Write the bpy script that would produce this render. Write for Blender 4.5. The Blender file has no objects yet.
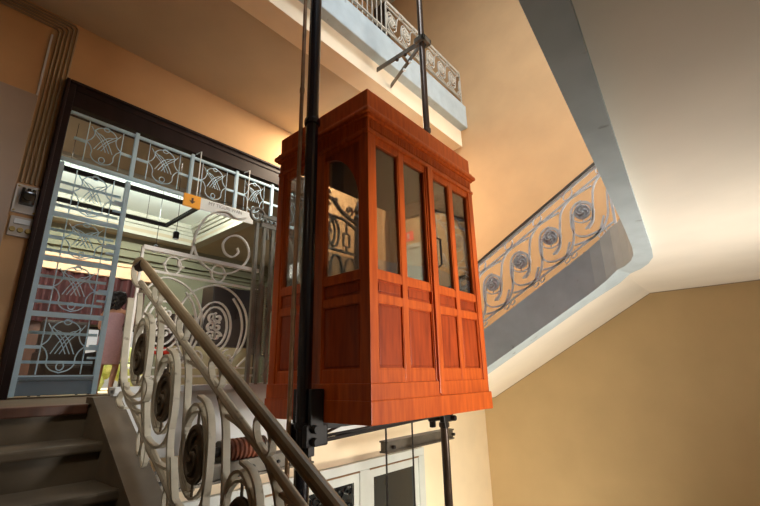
import bpy, bmesh, math, random
from mathutils import Vector, Matrix, Euler
random.seed(4)
S = bpy.context.scene
COL = S.collection
PI = math.pi
V = Vector

# ------------------------------------------------------------------ camera
F = 415.62
cam_d = bpy.data.cameras.new('camera')
cam = bpy.data.objects.new('camera', cam_d); COL.objects.link(cam)
cam_d.sensor_width = 36; cam_d.lens = F / 760 * 36
cam_d.clip_start = 0.02; cam_d.clip_end = 200
RM = (Matrix.Rotation(math.radians(-49.281), 4, 'Z') @ Matrix.Rotation(math.radians(90 + 16.564), 4, 'X')
      @ Matrix.Rotation(math.radians(-1.1768), 4, 'Z'))
cam.matrix_world = RM
S.camera = cam
R3 = RM.to_3x3()
def ray(x, y): return R3 @ V((x - 380, -(y - 253), -F))
def aty(x, y, Y): d = ray(x, y); return d * (Y / d.y)      # point of the plane y = Y measured in the photograph
def atx(x, y, X): d = ray(x, y); return d * (X / d.x)
def atz(x, y, Z): d = ray(x, y); return d * (Z / d.z)

# ------------------------------------------------------------------ materials
def nodes_of(name):
    m = bpy.data.materials.new(name); m.use_nodes = True
    nt = m.node_tree; return m, nt, nt.nodes['Principled BSDF']
def paint(name, col, rough=.6, metal=0., var=.12, scale=6., bump=0., spec=.5, dark=None, stretch=(1, 1, 1), coat=0., detail=6, grime=None):
    m, nt, b = nodes_of(name); N = nt.nodes; L = nt.links
    tc = N.new('ShaderNodeTexCoord'); mp = N.new('ShaderNodeMapping'); mp.inputs['Scale'].default_value = stretch
    L.new(tc.outputs['Object'], mp.inputs['Vector'])
    nz = N.new('ShaderNodeTexNoise'); nz.inputs['Scale'].default_value = scale; nz.inputs['Detail'].default_value = detail
    L.new(mp.outputs['Vector'], nz.inputs['Vector'])
    cr = N.new('ShaderNodeValToRGB')
    d = dark if dark else tuple(c * (1 - 2 * var) for c in col)
    cr.color_ramp.elements[0].position = .3; cr.color_ramp.elements[0].color = (*d, 1)
    cr.color_ramp.elements[1].position = .7; cr.color_ramp.elements[1].color = (*col, 1)
    L.new(nz.outputs['Fac'], cr.inputs['Fac'])
    out = cr.outputs['Color']
    if grime:
        n2 = N.new('ShaderNodeTexNoise'); n2.inputs['Scale'].default_value = grime[1]; n2.inputs['Detail'].default_value = 8
        L.new(tc.outputs['Object'], n2.inputs['Vector'])
        r2 = N.new('ShaderNodeValToRGB'); r2.color_ramp.elements[0].position = grime[2]; r2.color_ramp.elements[1].position = grime[2] + .12
        r2.color_ramp.elements[0].color = (0, 0, 0, 1); r2.color_ramp.elements[1].color = (1, 1, 1, 1)
        L.new(n2.outputs['Fac'], r2.inputs['Fac'])
        mx = N.new('ShaderNodeMix'); mx.data_type = 'RGBA'; mx.inputs[7].default_value = (*grime[0], 1)
        L.new(r2.outputs['Color'], mx.inputs[0]); L.new(out, mx.inputs[6]); out = mx.outputs[2]
    L.new(out, b.inputs['Base Color'])
    b.inputs['Roughness'].default_value = rough; b.inputs['Metallic'].default_value = metal
    b.inputs['Specular IOR Level'].default_value = spec
    if coat: b.inputs['Coat Weight'].default_value = coat; b.inputs['Coat Roughness'].default_value = .12
    if bump:
        bp = N.new('ShaderNodeBump'); bp.inputs['Strength'].default_value = bump; bp.inputs['Distance'].default_value = .01
        L.new(nz.outputs['Fac'], bp.inputs['Height']); L.new(bp.outputs['Normal'], b.inputs['Normal'])
    return m
def emit(name, col, strength):
    m, nt, b = nodes_of(name)
    b.inputs['Base Color'].default_value = (*col, 1); b.inputs['Emission Color'].default_value = (*col, 1)
    b.inputs['Emission Strength'].default_value = strength
    nz = nt.nodes.new('ShaderNodeTexNoise'); nz.inputs['Scale'].default_value = 3
    mr = nt.nodes.new('ShaderNodeMapRange'); mr.inputs[3].default_value = strength * .8; mr.inputs[4].default_value = strength * 1.15
    nt.links.new(nz.outputs['Fac'], mr.inputs[0]); nt.links.new(mr.outputs[0], b.inputs['Emission Strength'])
    return m
def glass(name, tint=(.95, .97, .95), gloss=.1):
    m = bpy.data.materials.new(name); m.use_nodes = True; nt = m.node_tree; N = nt.nodes; L = nt.links
    N.remove(N['Principled BSDF'])
    tr = N.new('ShaderNodeBsdfTransparent'); tr.inputs[0].default_value = (*tint, 1)
    gl = N.new('ShaderNodeBsdfGlossy'); gl.inputs['Roughness'].default_value = .03
    fr = N.new('ShaderNodeFresnel'); fr.inputs[0].default_value = 1.45
    ma = N.new('ShaderNodeMath'); ma.operation = 'MULTIPLY_ADD'; ma.inputs[1].default_value = .8; ma.inputs[2].default_value = gloss * .2
    nz = N.new('ShaderNodeTexNoise'); nz.inputs['Scale'].default_value = 2.5
    bp = N.new('ShaderNodeBump'); bp.inputs['Strength'].default_value = .04
    L.new(nz.outputs['Fac'], bp.inputs['Height']); L.new(bp.outputs['Normal'], gl.inputs['Normal'])
    mx = N.new('ShaderNodeMixShader')
    L.new(fr.outputs[0], ma.inputs[0]); L.new(ma.outputs[0], mx.inputs[0]); L.new(tr.outputs[0], mx.inputs[1]); L.new(gl.outputs[0], mx.inputs[2])
    L.new(mx.outputs[0], N['Material Output'].inputs[0])
    return m
M = {}
M['wall'] = paint('ochre wall paint', (.61, .375, .185), .85, var=.05, scale=2.2, bump=.05)
M['wall_low'] = paint('ochre wall with lit tone', (.58, .42, .22), .85, var=.05, scale=2, bump=.05)  # the yellower light below the soffit is put into this colour
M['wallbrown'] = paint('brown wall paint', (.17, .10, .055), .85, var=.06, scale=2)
M['dado'] = paint('beige panel paint', (.40, .32, .26), .7, var=.05, scale=3)
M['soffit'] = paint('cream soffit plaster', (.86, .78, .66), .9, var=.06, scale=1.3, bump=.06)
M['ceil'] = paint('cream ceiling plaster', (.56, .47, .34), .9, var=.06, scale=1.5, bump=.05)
M['ceilbrown'] = paint('brown lobby ceiling', (.34, .27, .18), .9, var=.06, scale=1.5)
M['band'] = paint('cream fascia paint', (.90, .76, .55), .8, var=.04, scale=3)
M['curb'] = paint('grey stone curb', (.46, .53, .55), .75, var=.09, scale=5, bump=.15, grime=((.12, .11, .09), 9, .68))
M['white'] = paint('white panel paint', (.66, .69, .70), .6, var=.04, scale=3)
M['doorwhite'] = paint('white door paint', (.62, .66, .64), .5, var=.05, scale=4)
M['stone'] = paint('brown stone', (.13, .10, .065), .6, var=.2, scale=5, bump=.2)
M['darkwood'] = paint('dark brown wood', (.022, .011, .012), .5, var=.25, scale=5, stretch=(1, 1, .2), spec=.2)
M['wood'] = paint('orange varnished wood', (.58, .105, .012), .42, var=.0, dark=(.38, .056, .006), scale=5, stretch=(6, 6, .7), coat=.15, spec=.25, bump=.04)
M['wood2'] = paint('red panel wood', (.40, .055, .006), .42, dark=(.20, .024, .003), scale=4, stretch=(7, 7, .8), coat=.15, spec=.25, bump=.04)
M['wooddark'] = paint('dark interior wood', (.10, .036, .018), .5, var=.2, scale=4, stretch=(5, 5, .8))
M['handrail'] = paint('worn wooden handrail', (.36, .275, .16), .5, dark=(.23, .17, .095), scale=6, stretch=(5, 1, 1), bump=.1, grime=((.07, .045, .02), 14, .64))
M['ironpaint'] = paint('grey cream painted iron', (.58, .54, .43), .5, var=.12, scale=14, grime=((.14, .11, .075), 18, .62))
M['medal'] = paint('bronze brown medallion', (.15, .115, .075), .5, var=.25, scale=20, metal=.3)
M['silver'] = paint('silver grey painted iron', (.78, .81, .83), .45, var=.06, scale=14)
M['silverD'] = paint('pewter medallion', (.66, .69, .72), .4, dark=(.34, .36, .38), scale=28, metal=.1)
M['balciron'] = paint('cream grey iron', (.58, .54, .46), .5, var=.08, scale=14)
M['whiteiron'] = paint('white painted iron', (.95, .92, .86), .5, var=.04, scale=14)
M['greyiron'] = paint('dull grey green iron', (.30, .29, .25), .5, var=.15, scale=14, metal=.2)
M['bluesteel'] = paint('light blue painted steel', (.46, .68, .86), .45, var=.06, scale=10)
M['bluedark'] = paint('slate blue steel plate', (.16, .23, .31), .45, var=.08, scale=5)
M['blackmatte'] = paint('matte black steel', (.012, .012, .013), .7, var=.1, scale=10, spec=.2)
M['black'] = paint('black gloss steel', (.012, .012, .016), .22, var=.1, scale=10, metal=.3, coat=.5)
M['copper'] = paint('brown oxidised pipe', (.36, .21, .11), .35, var=.2, scale=10, metal=.6)
M['polebrown'] = paint('dark brown pole', (.07, .045, .03), .3, var=.2, scale=10, metal=.4)
M['rust'] = paint('rusty coil', (.30, .09, .04), .7, dark=(.08, .03, .02), scale=22)
M['greysteel'] = paint('grey brown steel', (.16, .14, .11), .5, var=.2, scale=8, metal=.5)
M['greasy'] = paint('greasy black iron', (.018, .015, .013), .5, var=.3, scale=12, metal=.3)
M['cable'] = paint('steel cable', (.05, .045, .04), .5, var=.2, scale=30, metal=.5)
M['glass'] = glass('clear lift glass')
M['glassdark'] = paint('dark door glass', (.035, .04, .04), .08, var=.2, scale=2, coat=.5)
M['glasspane'] = paint('milky door glass', (.42, .45, .40), .2, var=.1, scale=3)
M['yellow'] = paint('orange yellow sign', (.95, .43, .03), .5, var=.02)
M['signwhite'] = paint('pale blue white sign', (.74, .82, .86), .5, var=.02)
M['ink'] = paint('grey ink', (.30, .34, .38), .6, var=.05)
M['inkdark'] = paint('dark brown ink', (.08, .03, .01), .6, var=.05)
M['red'] = paint('red sign', (.75, .045, .03), .4, var=.05)
M['redlit'] = emit('lit red sign', (.9, .03, .02), .9)
M['curtain'] = paint('dark red curtain', (.065, .007, .006), .8, var=.3, scale=3, stretch=(6, 6, .3))
M['pelmet'] = paint('peach pelmet', (.85, .52, .30), .7, var=.06)
M['olive'] = paint('olive cream wall', (.20, .185, .115), .85, var=.05, scale=2)
M['lobbyceil'] = paint('white lobby ceiling', (.82, .88, .82), .85, var=.03, scale=2)
M['cornice'] = paint('grey cream cornice', (.36, .34, .27), .8, var=.06, scale=3)
M['lobbyfloor'] = paint('warm lobby floor', (.50, .33, .17), .35, var=.12, scale=4)
M['browncabinet'] = paint('dark espresso furniture', (.035, .022, .016), .4, var=.2, scale=4)
M['creamfront'] = paint('yellowish counter front', (.56, .52, .32), .6, var=.05, scale=3)
M['plate'] = paint('grey switch plate', (.58, .56, .53), .5, var=.06, scale=10)
M['bakelite'] = paint('black bakelite', (.012, .012, .014), .15, var=.1, coat=.6)
M['brass'] = paint('brass socket', (.50, .40, .16), .35, var=.15, scale=20, metal=.5)
M['cablewhite'] = paint('bluish white trunking', (.62, .66, .72), .4, var=.04)
M['conduit'] = paint('brown painted conduit', (.34, .25, .16), .5, var=.1, scale=8)
M['skin'] = paint('skin', (.56, .30, .19), .5, var=.05, scale=10)
M['dress'] = paint('mauve dress cloth', (.56, .36, .41), .8, var=.08, scale=30)
M['hair'] = paint('black curly hair', (.012, .009, .008), .55, var=.3, scale=30, bump=.6)
M['shoe'] = paint('grey shoe', (.20, .18, .17), .5, var=.1)
M['garden'] = paint('sunlit hedge', (.85, .85, .40), .8, dark=(.45, .55, .15), scale=5)
M['sunfloor'] = paint('sunlit paving', (.80, .62, .38), .8, var=.1, scale=3)
M['doorgrey'] = paint('grey green panelled door', (.60, .66, .63), .5, var=.05, scale=4)
M['winlight'] = emit('daylit window pane', (1., .97, .88), 3.5)

# ------------------------------------------------------------------ geometry helpers
def smooth(bm, a=.6):
    for f in bm.faces: f.smooth = True
def box(bm, lo, hi, bev=0):
    lo = V(lo); hi = V(hi); c = (lo + hi) / 2; d = hi - lo
    r = bmesh.ops.create_cube(bm, size=1, matrix=Matrix.Translation(c) @ Matrix.Diagonal((abs(d.x), abs(d.y), abs(d.z), 1)))
    if bev:
        es = list({e for v in r['verts'] for e in v.link_edges})
        bmesh.ops.bevel(bm, geom=es, offset=bev, segments=2, affect='EDGES', profile=.6)
    return bm
def poly(bm, pts, off):                       # extrude a planar polygon by the vector off
    a = [bm.verts.new(p) for p in pts]; b = [bm.verts.new(V(p) + V(off)) for p in pts]
    n = len(pts); bm.faces.new(a); bm.faces.new(b[::-1])
    for i in range(n): bm.faces.new((a[i], b[i], b[(i + 1) % n], a[(i + 1) % n]))
    return bm
def sweep(bm, pts, prof, up=None, closed=False):   # sweep a closed 2-D profile along pts; up = fixed side reference
    pts = [V(p) for p in pts]; n = len(pts); rings = []
    prev = None
    for i, p in enumerate(pts):
        if closed: t = pts[(i + 1) % n] - pts[i - 1]
        else: t = pts[min(i + 1, n - 1)] - pts[max(i - 1, 0)]
        if t.length < 1e-9: t = V((0, 0, 1))
        t.normalize()
        if up is not None: b = V(up) - t * t.dot(V(up))
        elif prev is None:
            b = t.orthogonal()
        else: b = prev - t * t.dot(prev)
        if b.length < 1e-6: b = t.orthogonal()
        b.normalize(); prev = b; a = t.cross(b)
        rings.append([bm.verts.new(p + a * u + b * w) for u, w in prof])
    k = len(prof)
    for i in range(n if closed else n - 1):
        A = rings[i]; B = rings[(i + 1) % n]
        for j in range(k): bm.faces.new((A[j], A[(j + 1) % k], B[(j + 1) % k], B[j]))
    if not closed:
        bm.faces.new(rings[0][::-1]); bm.faces.new(rings[-1])
    return bm
def circ(r, n=8): return [(r * math.cos(2 * PI * i / n), r * math.sin(2 * PI * i / n)) for i in range(n)]
def rect(a, b): return [(-a / 2, -b / 2), (a / 2, -b / 2), (a / 2, b / 2), (-a / 2, b / 2)]
def tube(bm, pts, r, n=8, closed=False): return sweep(bm, pts, circ(r, n), None, closed)
def strap(bm, pts, thick, width, side, closed=False): return sweep(bm, pts, rect(thick, width), side, closed)
def cat(pts, n=6):                            # Catmull-Rom through 2-D or 3-D points
    P = [V(p) for p in pts]; P = [P[0] * 2 - P[1]] + P + [P[-1] * 2 - P[-2]]; out = []
    for i in range(1, len(P) - 2):
        for k in range(n):
            t = k / n; a, b, c, d = P[i - 1:i + 3]
            out.append(.5 * ((2 * b) + (c - a) * t + (2 * a - 5 * b + 4 * c - d) * t * t + (3 * b - a - 3 * c + d) * t ** 3))
    out.append(P[-2]); return out
def arc(c, r, a0, a1, n=16): return [V((c[0] + r * math.cos(a0 + (a1 - a0) * i / n), c[1] + r * math.sin(a0 + (a1 - a0) * i / n))) for i in range(n + 1)]
def spiral(c, r0, r1, a0, a1, n=24):
    return [V((c[0] + (r0 + (r1 - r0) * i / n) * math.cos(a0 + (a1 - a0) * i / n), c[1] + (r0 + (r1 - r0) * i / n) * math.sin(a0 + (a1 - a0) * i / n))) for i in range(n + 1)]
def ell(c, rx, ry, n=24): return [V((c[0] + rx * math.cos(2 * PI * i / n), c[1] + ry * math.sin(2 * PI * i / n))) for i in range(n)]
def lathe(bm, prof, c, axis='z', n=16):
    rings = []
    for r, h in prof:
        ring = []
        for i in range(n):
            a = 2 * PI * i / n; p = (r * math.cos(a), r * math.sin(a), h)
            if axis == 'x': p = (h, p[0], p[1])
            if axis == 'y': p = (p[0], h, p[1])
            ring.append(bm.verts.new(V(c) + V(p)))
        rings.append(ring)
    for a, b in zip(rings, rings[1:]):
        for j in range(n): bm.faces.new((a[j], a[(j + 1) % n], b[(j + 1) % n], b[j]))
    bm.faces.new(rings[0][::-1]); bm.faces.new(rings[-1]); return bm
def new(): return bmesh.new()

def world_loc(o):
    p = V((0, 0, 0))
    while o is not None: p = p + o.location; o = o.parent
    return p
def obj(name, bm, m, parent=None, label=None, sm=False, stuff=False):
    bmesh.ops.recalc_face_normals(bm, faces=bm.faces)
    if sm: smooth(bm)
    me = bpy.data.meshes.new(name)
    o = bpy.data.objects.new(name, me); COL.objects.link(o)
    if parent is not None:
        w = world_loc(parent); bmesh.ops.translate(bm, verts=bm.verts, vec=-w); o.parent = parent
    else:
        c = sum((v.co for v in bm.verts), V()) / max(1, len(bm.verts)); z = min(v.co.z for v in bm.verts)
        c.z = z; bmesh.ops.translate(bm, verts=bm.verts, vec=-c); o.location = c
    bm.to_mesh(me); bm.free()
    me.materials.append(M[m])
    if label: o['label'] = label
    if stuff: o['kind'] = 'stuff'
    if sm:
        try: me.set_sharp_from_angle(angle=.7)
        except Exception: pass
    return o
def tag(o, label, category, group=None):
    o['label'] = label; o['category'] = category
    if group: o['group'] = group
    return o
def thing(name, loc, label, category, group=None):
    o = bpy.data.objects.new(name, None); COL.objects.link(o); o.location = loc; o.empty_display_size = .1
    return tag(o, label, category, group)
def struct(name, bm, m, parent=None, sm=False):
    o = obj(name, bm, m, parent, sm=sm)
    if parent is None: o['kind'] = 'structure'
    return o
def structroot(name, loc):
    o = bpy.data.objects.new(name, None); COL.objects.link(o); o.location = loc; o['kind'] = 'structure'; return o
def dup(root, loc, label=None, group=None):
    r = root.copy(); COL.objects.link(r); r.location = loc
    if label: r['label'] = label
    if group: r['group'] = group
    for ch in list(root.children):
        c = ch.copy(); COL.objects.link(c); c.parent = r
        for g in list(ch.children):
            d = g.copy(); COL.objects.link(d); d.parent = c
    return r
def B(*a): return box(new(), *a)

# ------------------------------------------------------------------ dimensions (eye at the origin)
ZL = -.13                      # landing floor
YE, YG, XW, XL = 3.13, 5.03, 5.93, -.86
ZC = 3.90                      # underside of the balcony over the landing
ZF = 1.26                      # floor of the half landing overhead
RAILX = .90
exec_parts = []

# ================================================================== the setting
OX0, OX1, OZ = .70, 4.10, 3.0          # opening of the gate wall
bm = new()
box(bm, (XL, YG, -.4), (OX0, 5.28, 8.2)); box(bm, (OX1, YG, -.4), (XW, 5.28, 8.2)); box(bm, (OX0, YG, OZ), (OX1, 5.28, 8.2))
struct('wall_gate', bm, 'wall')
bm = new(); box(bm, (XL, 4.995, ZL), (.47, YG, 2.84), .006); struct('trim_1', bm, 'dado')
bm = new(); poly(bm, [(XW, -3.3, .93), (XW, .783, .93), (XW, 2.95, -.30), (XW, 5.28, -.30), (XW, 5.28, 8.2), (XW, -3.3, 8.2)], (.2, 0, 0)); struct('wall_right', bm, 'wall')
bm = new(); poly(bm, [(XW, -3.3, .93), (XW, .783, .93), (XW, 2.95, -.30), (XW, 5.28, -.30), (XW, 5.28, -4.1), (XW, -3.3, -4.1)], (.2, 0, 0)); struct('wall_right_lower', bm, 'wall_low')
struct('wall_left', B((XL - .2, -3.3, -4.1), (XL, 5.28, 8.2)), 'wallbrown')
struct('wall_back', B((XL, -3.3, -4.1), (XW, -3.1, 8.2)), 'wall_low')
struct('ceiling_stairwell', B((XL - .2, -3.3, 8.2), (XW + .2, 5.28, 8.35)), 'ceil')
struct('floor_ground', B((XL, -3.1, -4.25), (XW, 3.4, -4.1)), 'stone')
# landing
struct('floor_landing', B((XL, YE, -.42), (XW, 5.28, ZL)), 'stone')
struct('trim_landing_nosing', B((XL, YE - .03, ZL - .05), (.86, YE + .2, ZL + .006), .008), 'wooddark')
struct('trim_landing_fascia', B((.98, YE - .04, -.49), (4.2, YE + .015, -.045), .006), 'white')
struct('trim_landing_edge', B((.98, YE - .06, -.075), (4.2, YE + .06, -.03), .006), 'white')
struct('wall_ground', B((XL, YE, -4.1), (XW, YE + .25, -.42)), 'band')
# ceiling over the landing and the balcony slab of the floor above
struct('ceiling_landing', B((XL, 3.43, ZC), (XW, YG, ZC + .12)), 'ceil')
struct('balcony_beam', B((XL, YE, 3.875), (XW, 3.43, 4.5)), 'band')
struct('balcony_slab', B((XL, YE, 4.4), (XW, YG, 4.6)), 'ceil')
struct('balcony_curb', B((XL, 2.99, 4.19), (XW, YE + .1, 4.64), .015), 'curb')
# lower flight, left
R_, T_ = .185, .33
st = structroot('lower_stair', (0, YE, ZL))
for k in range(1, 11):
    y1 = YE - T_ * (k - 1); z = ZL - R_ * k; bm = new()
    box(bm, (XL, y1 - T_, z - R_), (.875, y1, z)); box(bm, (XL, y1 - T_ - .03, z - .045), (.875, y1 - T_ + .05, z + .004), .012)
    obj('step', bm, 'stone', st)
def curb_z(y): return min(ZL + .015, -.56 + .58 * (y - 2.25))
bm = new(); ys = [3.13, 3.02] + [2.95 - .1 * i for i in range(32)]
for side in (0,):
    top = [(0, y, curb_z(y)) for y in ys]; bot = [(0, y, curb_z(y) - .42) for y in ys[::-1]]
    poly(bm, [(.865, p[1], p[2]) for p in top + bot], (.12, 0, 0))
obj('stair_curb', bm, 'stone', st)
bm = new(); sweep(bm, [(.925, y, curb_z(y) + .012) for y in ys], rect(.15, .035), (0, 0, 1)); obj('curb_cap', bm, 'stone', st)
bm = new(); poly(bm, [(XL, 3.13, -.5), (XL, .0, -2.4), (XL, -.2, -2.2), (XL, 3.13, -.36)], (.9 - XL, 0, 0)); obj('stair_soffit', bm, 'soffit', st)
struct('floor_lower_landing', B((XL, -3.1, -2.2), (.98, -.17, -1.98)), 'stone')
# half landing overhead and upper flight, right
INN = [(-.86, .09), (.84, .254), (2.0, .362), (2.88, .445), (3.4, .50), (3.62, .535), (3.82, .59), (3.98, .665), (4.09, .75), (4.16, .86), (4.19, .97), (4.2, 1.1), (4.2, 1.6), (4.2, 2.2), (4.2, 3.0), (4.2, 3.13)]
OUT = [(-.86, -.01), (.86, .155), (2.02, .262), (2.93, .345), (3.55, .40), (3.82, .435), (4.03, .50), (4.2, .585), (4.33, .69), (4.41, .81), (4.44, .95), (4.45, 1.1), (4.45, 1.6), (4.45, 2.2), (4.45, 3.0), (4.45, 3.13)]
def soff(y): return min(.911, .911 + .567 * (.783 - y))
def sb(y): return min(.865, .845 + .567 * (.783 - y))
bm = new(); rows = []
for (a, b), (c, d) in zip(INN, OUT):
    ym = b if a > 4.1 else .5; zb = max(sb(ym), -.42); zt = zb + .395
    rows.append([bm.verts.new(p) for p in ((a, b, zb), (c, d, zb), (c, d, zt), (a, b, zt))])
for p, q in zip(rows, rows[1:]):
    for j in range(4): bm.faces.new((p[j], p[(j + 1) % 4], q[(j + 1) % 4], q[j]))
bm.faces.new(rows[0]); bm.faces.new(rows[-1][::-1])
us = structroot('upper_stair', (4.3, 2.98, ZL))
o = obj('stair_curb', bm, 'curb', us)
bm = new(); pl = [(x, y - .0) for x, y in OUT if y < .8]
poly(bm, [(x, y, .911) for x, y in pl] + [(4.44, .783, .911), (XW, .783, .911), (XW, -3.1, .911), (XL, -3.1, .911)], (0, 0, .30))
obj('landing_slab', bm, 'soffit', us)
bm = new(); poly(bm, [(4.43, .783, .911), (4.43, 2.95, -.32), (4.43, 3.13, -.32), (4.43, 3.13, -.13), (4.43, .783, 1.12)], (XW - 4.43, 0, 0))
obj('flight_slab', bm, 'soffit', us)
for k in range(7):
    y1 = 2.95 - .3095 * k; zt = ZL + .19 * (k + 1)
    obj('step', B((4.46, max(y1 - .3095, .785), max(zt - .16, soff(max(y1 - .3095, .785)) + .02)), (XW, y1, zt - .02)), 'stone', us)
# line where the soffit meets the wall
bm = new(); tube(bm, [(XW - .004, -3, .909), (XW - .004, .783, .909), (XW - .004, 2.95, -.322), (XW - .004, 3.1, -.325)], .007, 6); struct('trim_2', bm, 'handrail')
# ---- the lobby beyond the gate
struct('floor_lobby', B((-1.6, 5.28, -.4), (7.6, 11.5, -.23)), 'lobbyfloor')
struct('floor_threshold', B((OX0, 5.0, -.23), (OX1, 5.3, ZL + .012)), 'stone')
bm = new()
CX0, CX1, CY0, CY1 = -.6, 4.75, 7.7, 10.75
box(bm, (-1.6, 5.28, 3.5), (7.6, CY0, 3.62)); box(bm, (-1.6, CY1, 3.5), (7.6, 11.5, 3.62)); box(bm, (-1.6, CY0, 3.5), (CX0, CY1, 3.62)); box(bm, (CX1, CY0, 3.5), (7.6, CY1, 3.62))
struct('ceiling_lobby', bm, 'ceilbrown')
struct('ceiling_coffer', B((CX0 - .2, CY0 - .2, 3.98), (CX1 + .2, CY1 + .2, 4.1)), 'lobbyceil')
bm = new()
for i, (w, z0, z1) in enumerate(((.10, 3.46, 3.5), (.05, 3.5, 3.62), (-.03, 3.62, 3.68), (-.10, 3.68, 3.74))):
    for lo, hi in (((CX0 - .12, CY1 - w * 0, z0), (CX1 + .12, CY1 + .12, z1)),):
        pass
def ring_frame(bm, x0, x1, y0, y1, d, z0, z1):
    box(bm, (x0, y0, z0), (x1, y0 + d, z1)); box(bm, (x0, y1 - d, z0), (x1, y1, z1)); box(bm, (x0, y0 + d, z0), (x0 + d, y1 - d, z1)); box(bm, (x1 - d, y0 + d, z0), (x1, y1 - d, z1))
for d, z0, z1 in ((.20, 3.44, 3.52), (.12, 3.52, 3.72), (.17, 3.72, 3.80), (.22, 3.80, 3.88), (.28, 3.88, 3.98)):
    ring_frame(bm, CX0 - .2, CX1 + .2, CY0 - .2, CY1 + .2, d + .05, z0, z1)
struct('trim_coffer', bm, 'cornice')
bm = new(); box(bm, (-1.6, 11.3, 3.2), (7.6, 11.5, 3.5)); box(bm, (-1.6, 11.38, 3.02), (7.6, 11.5, 3.2)); box(bm, (-1.6, 11.43, 2.9), (7.6, 11.5, 2.94)); struct('trim_lobby_cornice', bm, 'olive')
WX0, WX1, WZ0, WZ1 = 2.55, 4.35, -.23, 1.25        # glazed opening in the far lobby wall
bm = new(); box(bm, (-1.6, 11.5, -.4), (WX0, 11.7, 3.6)); box(bm, (WX1, 11.5, -.4), (7.6, 11.7, 3.6)); box(bm, (WX0, 11.5, WZ1), (WX1, 11.7, 3.6)); struct('wall_lobby_back', bm, 'olive')
struct('wall_lobby_left', B((-1.8, 5.28, -.4), (-1.6, 11.5, 3.6)), 'olive')
struct('wall_lobby_right', B((7.6, 5.28, -.4), (7.8, 11.5, 3.6)), 'olive')
wn = structroot('window_1', (3.4, 11.55, -.23))
bm = new(); ring = [(WX0, WX0 + .07), (WX1 - .07, WX1), (3.16, 3.21), (3.74, 3.79)]
for a, b in ring: box(bm, (a, 11.5, WZ0), (b, 11.58, WZ1))
box(bm, (WX0, 11.5, WZ1 - .06), (WX1, 11.58, WZ1)); box(bm, (WX0, 11.5, .42), (WX1, 11.57, .46))
obj('window_frame', bm, 'darkwood', wn); obj('pane', B((WX0, 11.55, WZ0), (WX1, 11.56, WZ1)), 'glass', wn)
struct('ground_outside', B((-6, 11.7, -.45), (14, 22, -.25)), 'sunfloor')
hd = new()
for i in range(70):
    c = (-3 + 14 * random.random(), 15.5 + 1.5 * random.random(), -.2 + .9 * random.random())
    bmesh.ops.create_icosphere(hd, subdivisions=2, radius=.35 + .35 * random.random(), matrix=Matrix.Translation(c))
for v in hd.verts: v.co += V((random.uniform(-.06, .06), random.uniform(-.06, .06), random.uniform(-.06, .06)))
h = obj('garden_hedge', hd, 'garden'); h['kind'] = 'stuff'; tag(h, 'sunlit yellow green hedge outside the far lobby window', 'hedge')

# ---- dark wooden frame round the opening
fr = structroot('door_1', (2.4, YG, ZL))
bm = new()
def frame3(bm, x0, x1, z1, w, y0, y1, zb=ZL, bev=.01):
    box(bm, (x0, y0, zb), (x0 + w, y1, z1), bev); box(bm, (x1 - w, y0, zb), (x1, y1, z1), bev); box(bm, (x0 + w, y0, z1 - w), (x1 - w, y1, z1), bev)
frame3(bm, .668, 4.17, 3.13, .085, 4.955, 5.06)
obj('door_frame', bm, 'darkwood', fr)
bm = new(); frame3(bm, .655, 4.185, 3.15, .035, 4.935, 5.04); obj('architrave', bm, 'darkwood', fr)
bm = new(); box(bm, (.75, 4.965, 2.86), (4.09, 5.2, 3.06)); obj('door_lintel', bm, 'darkwood', fr)

# ================================================================== the lift car
AX0, AX1, AY0, AY1 = 1.86, 3.31, 1.69, 2.71
car = thing('lift_car', ((AX0 + AX1) / 2, (AY0 + AY1) / 2, -.265), 'varnished orange wooden lift car with glazed panels hanging in the stairwell', 'lift')
ZB, ZT = -.265, 1.98
# roof slab, cornice, frieze, fillet: closed rings round the car
obj('roof_slab', B((AX0, AY0, 1.835), (AX1 - .01, AY1 - .01, ZT), .008), 'wood', car)
bm = new(); e = .035
box(bm, (AX0 - .012, AY0 - .012, 1.808), (AX1 + .012, AY1 + .012, 1.836), .006)
box(bm, (AX0 - e, AY0 - e, 1.772), (AX1 + e, AY1 + e, 1.809), .012)
box(bm, (AX0 - .012, AY0 - .012, 1.752), (AX1 + .012, AY1 + .012, 1.774), .006)
obj('cornice', bm, 'wood', car)
bm = new(); box(bm, (AX0 + .005, AY0 + .005, 1.655), (AX1 - .005, AY0 + .06, 1.756)); box(bm, (AX0 + .005, AY0 + .06, 1.655), (AX0 + .06, AY1 - .005, 1.756)); box(bm, (AX1 - .06, AY0 + .06, 1.655), (AX1 - .005, AY1 - .005, 1.756))
def flutes(bm, axis, a0, a1, fixed, n, sgn):
    for i in range(n):
        c = a0 + (a1 - a0) * (i + .5) / n; w = (a1 - a0) / n * .29
        if axis == 'x': box(bm, (c - w, fixed, 1.675), (c + w, fixed + .006 * sgn, 1.738))
        else: box(bm, (fixed, c - w, 1.675), (fixed + .006 * sgn, c + w, 1.738))
flutes(bm, 'x', AX0 + .03, AX1 - .03, AY0 + .005, 62, -1); flutes(bm, 'y', AY0 + .03, AY1 - .03, AX0 + .005, 44, -1)
flutes(bm, 'y', AY0 + .03, AY1 - .03, AX1 - .005, 32, 1)
obj('frieze', bm, 'wood', car)
bm = new(); box(bm, (AX0 - .008, AY0 - .008, 1.628), (AX1 + .008, AY0 + .05, 1.656), .006); box(bm, (AX0 - .008, AY0 + .05, 1.628), (AX0 + .05, AY1, 1.656), .006); box(bm, (AX1 - .05, AY0 + .05, 1.628), (AX1 + .008, AY1, 1.656), .006); obj('fillet', bm, 'wood', car)
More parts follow.
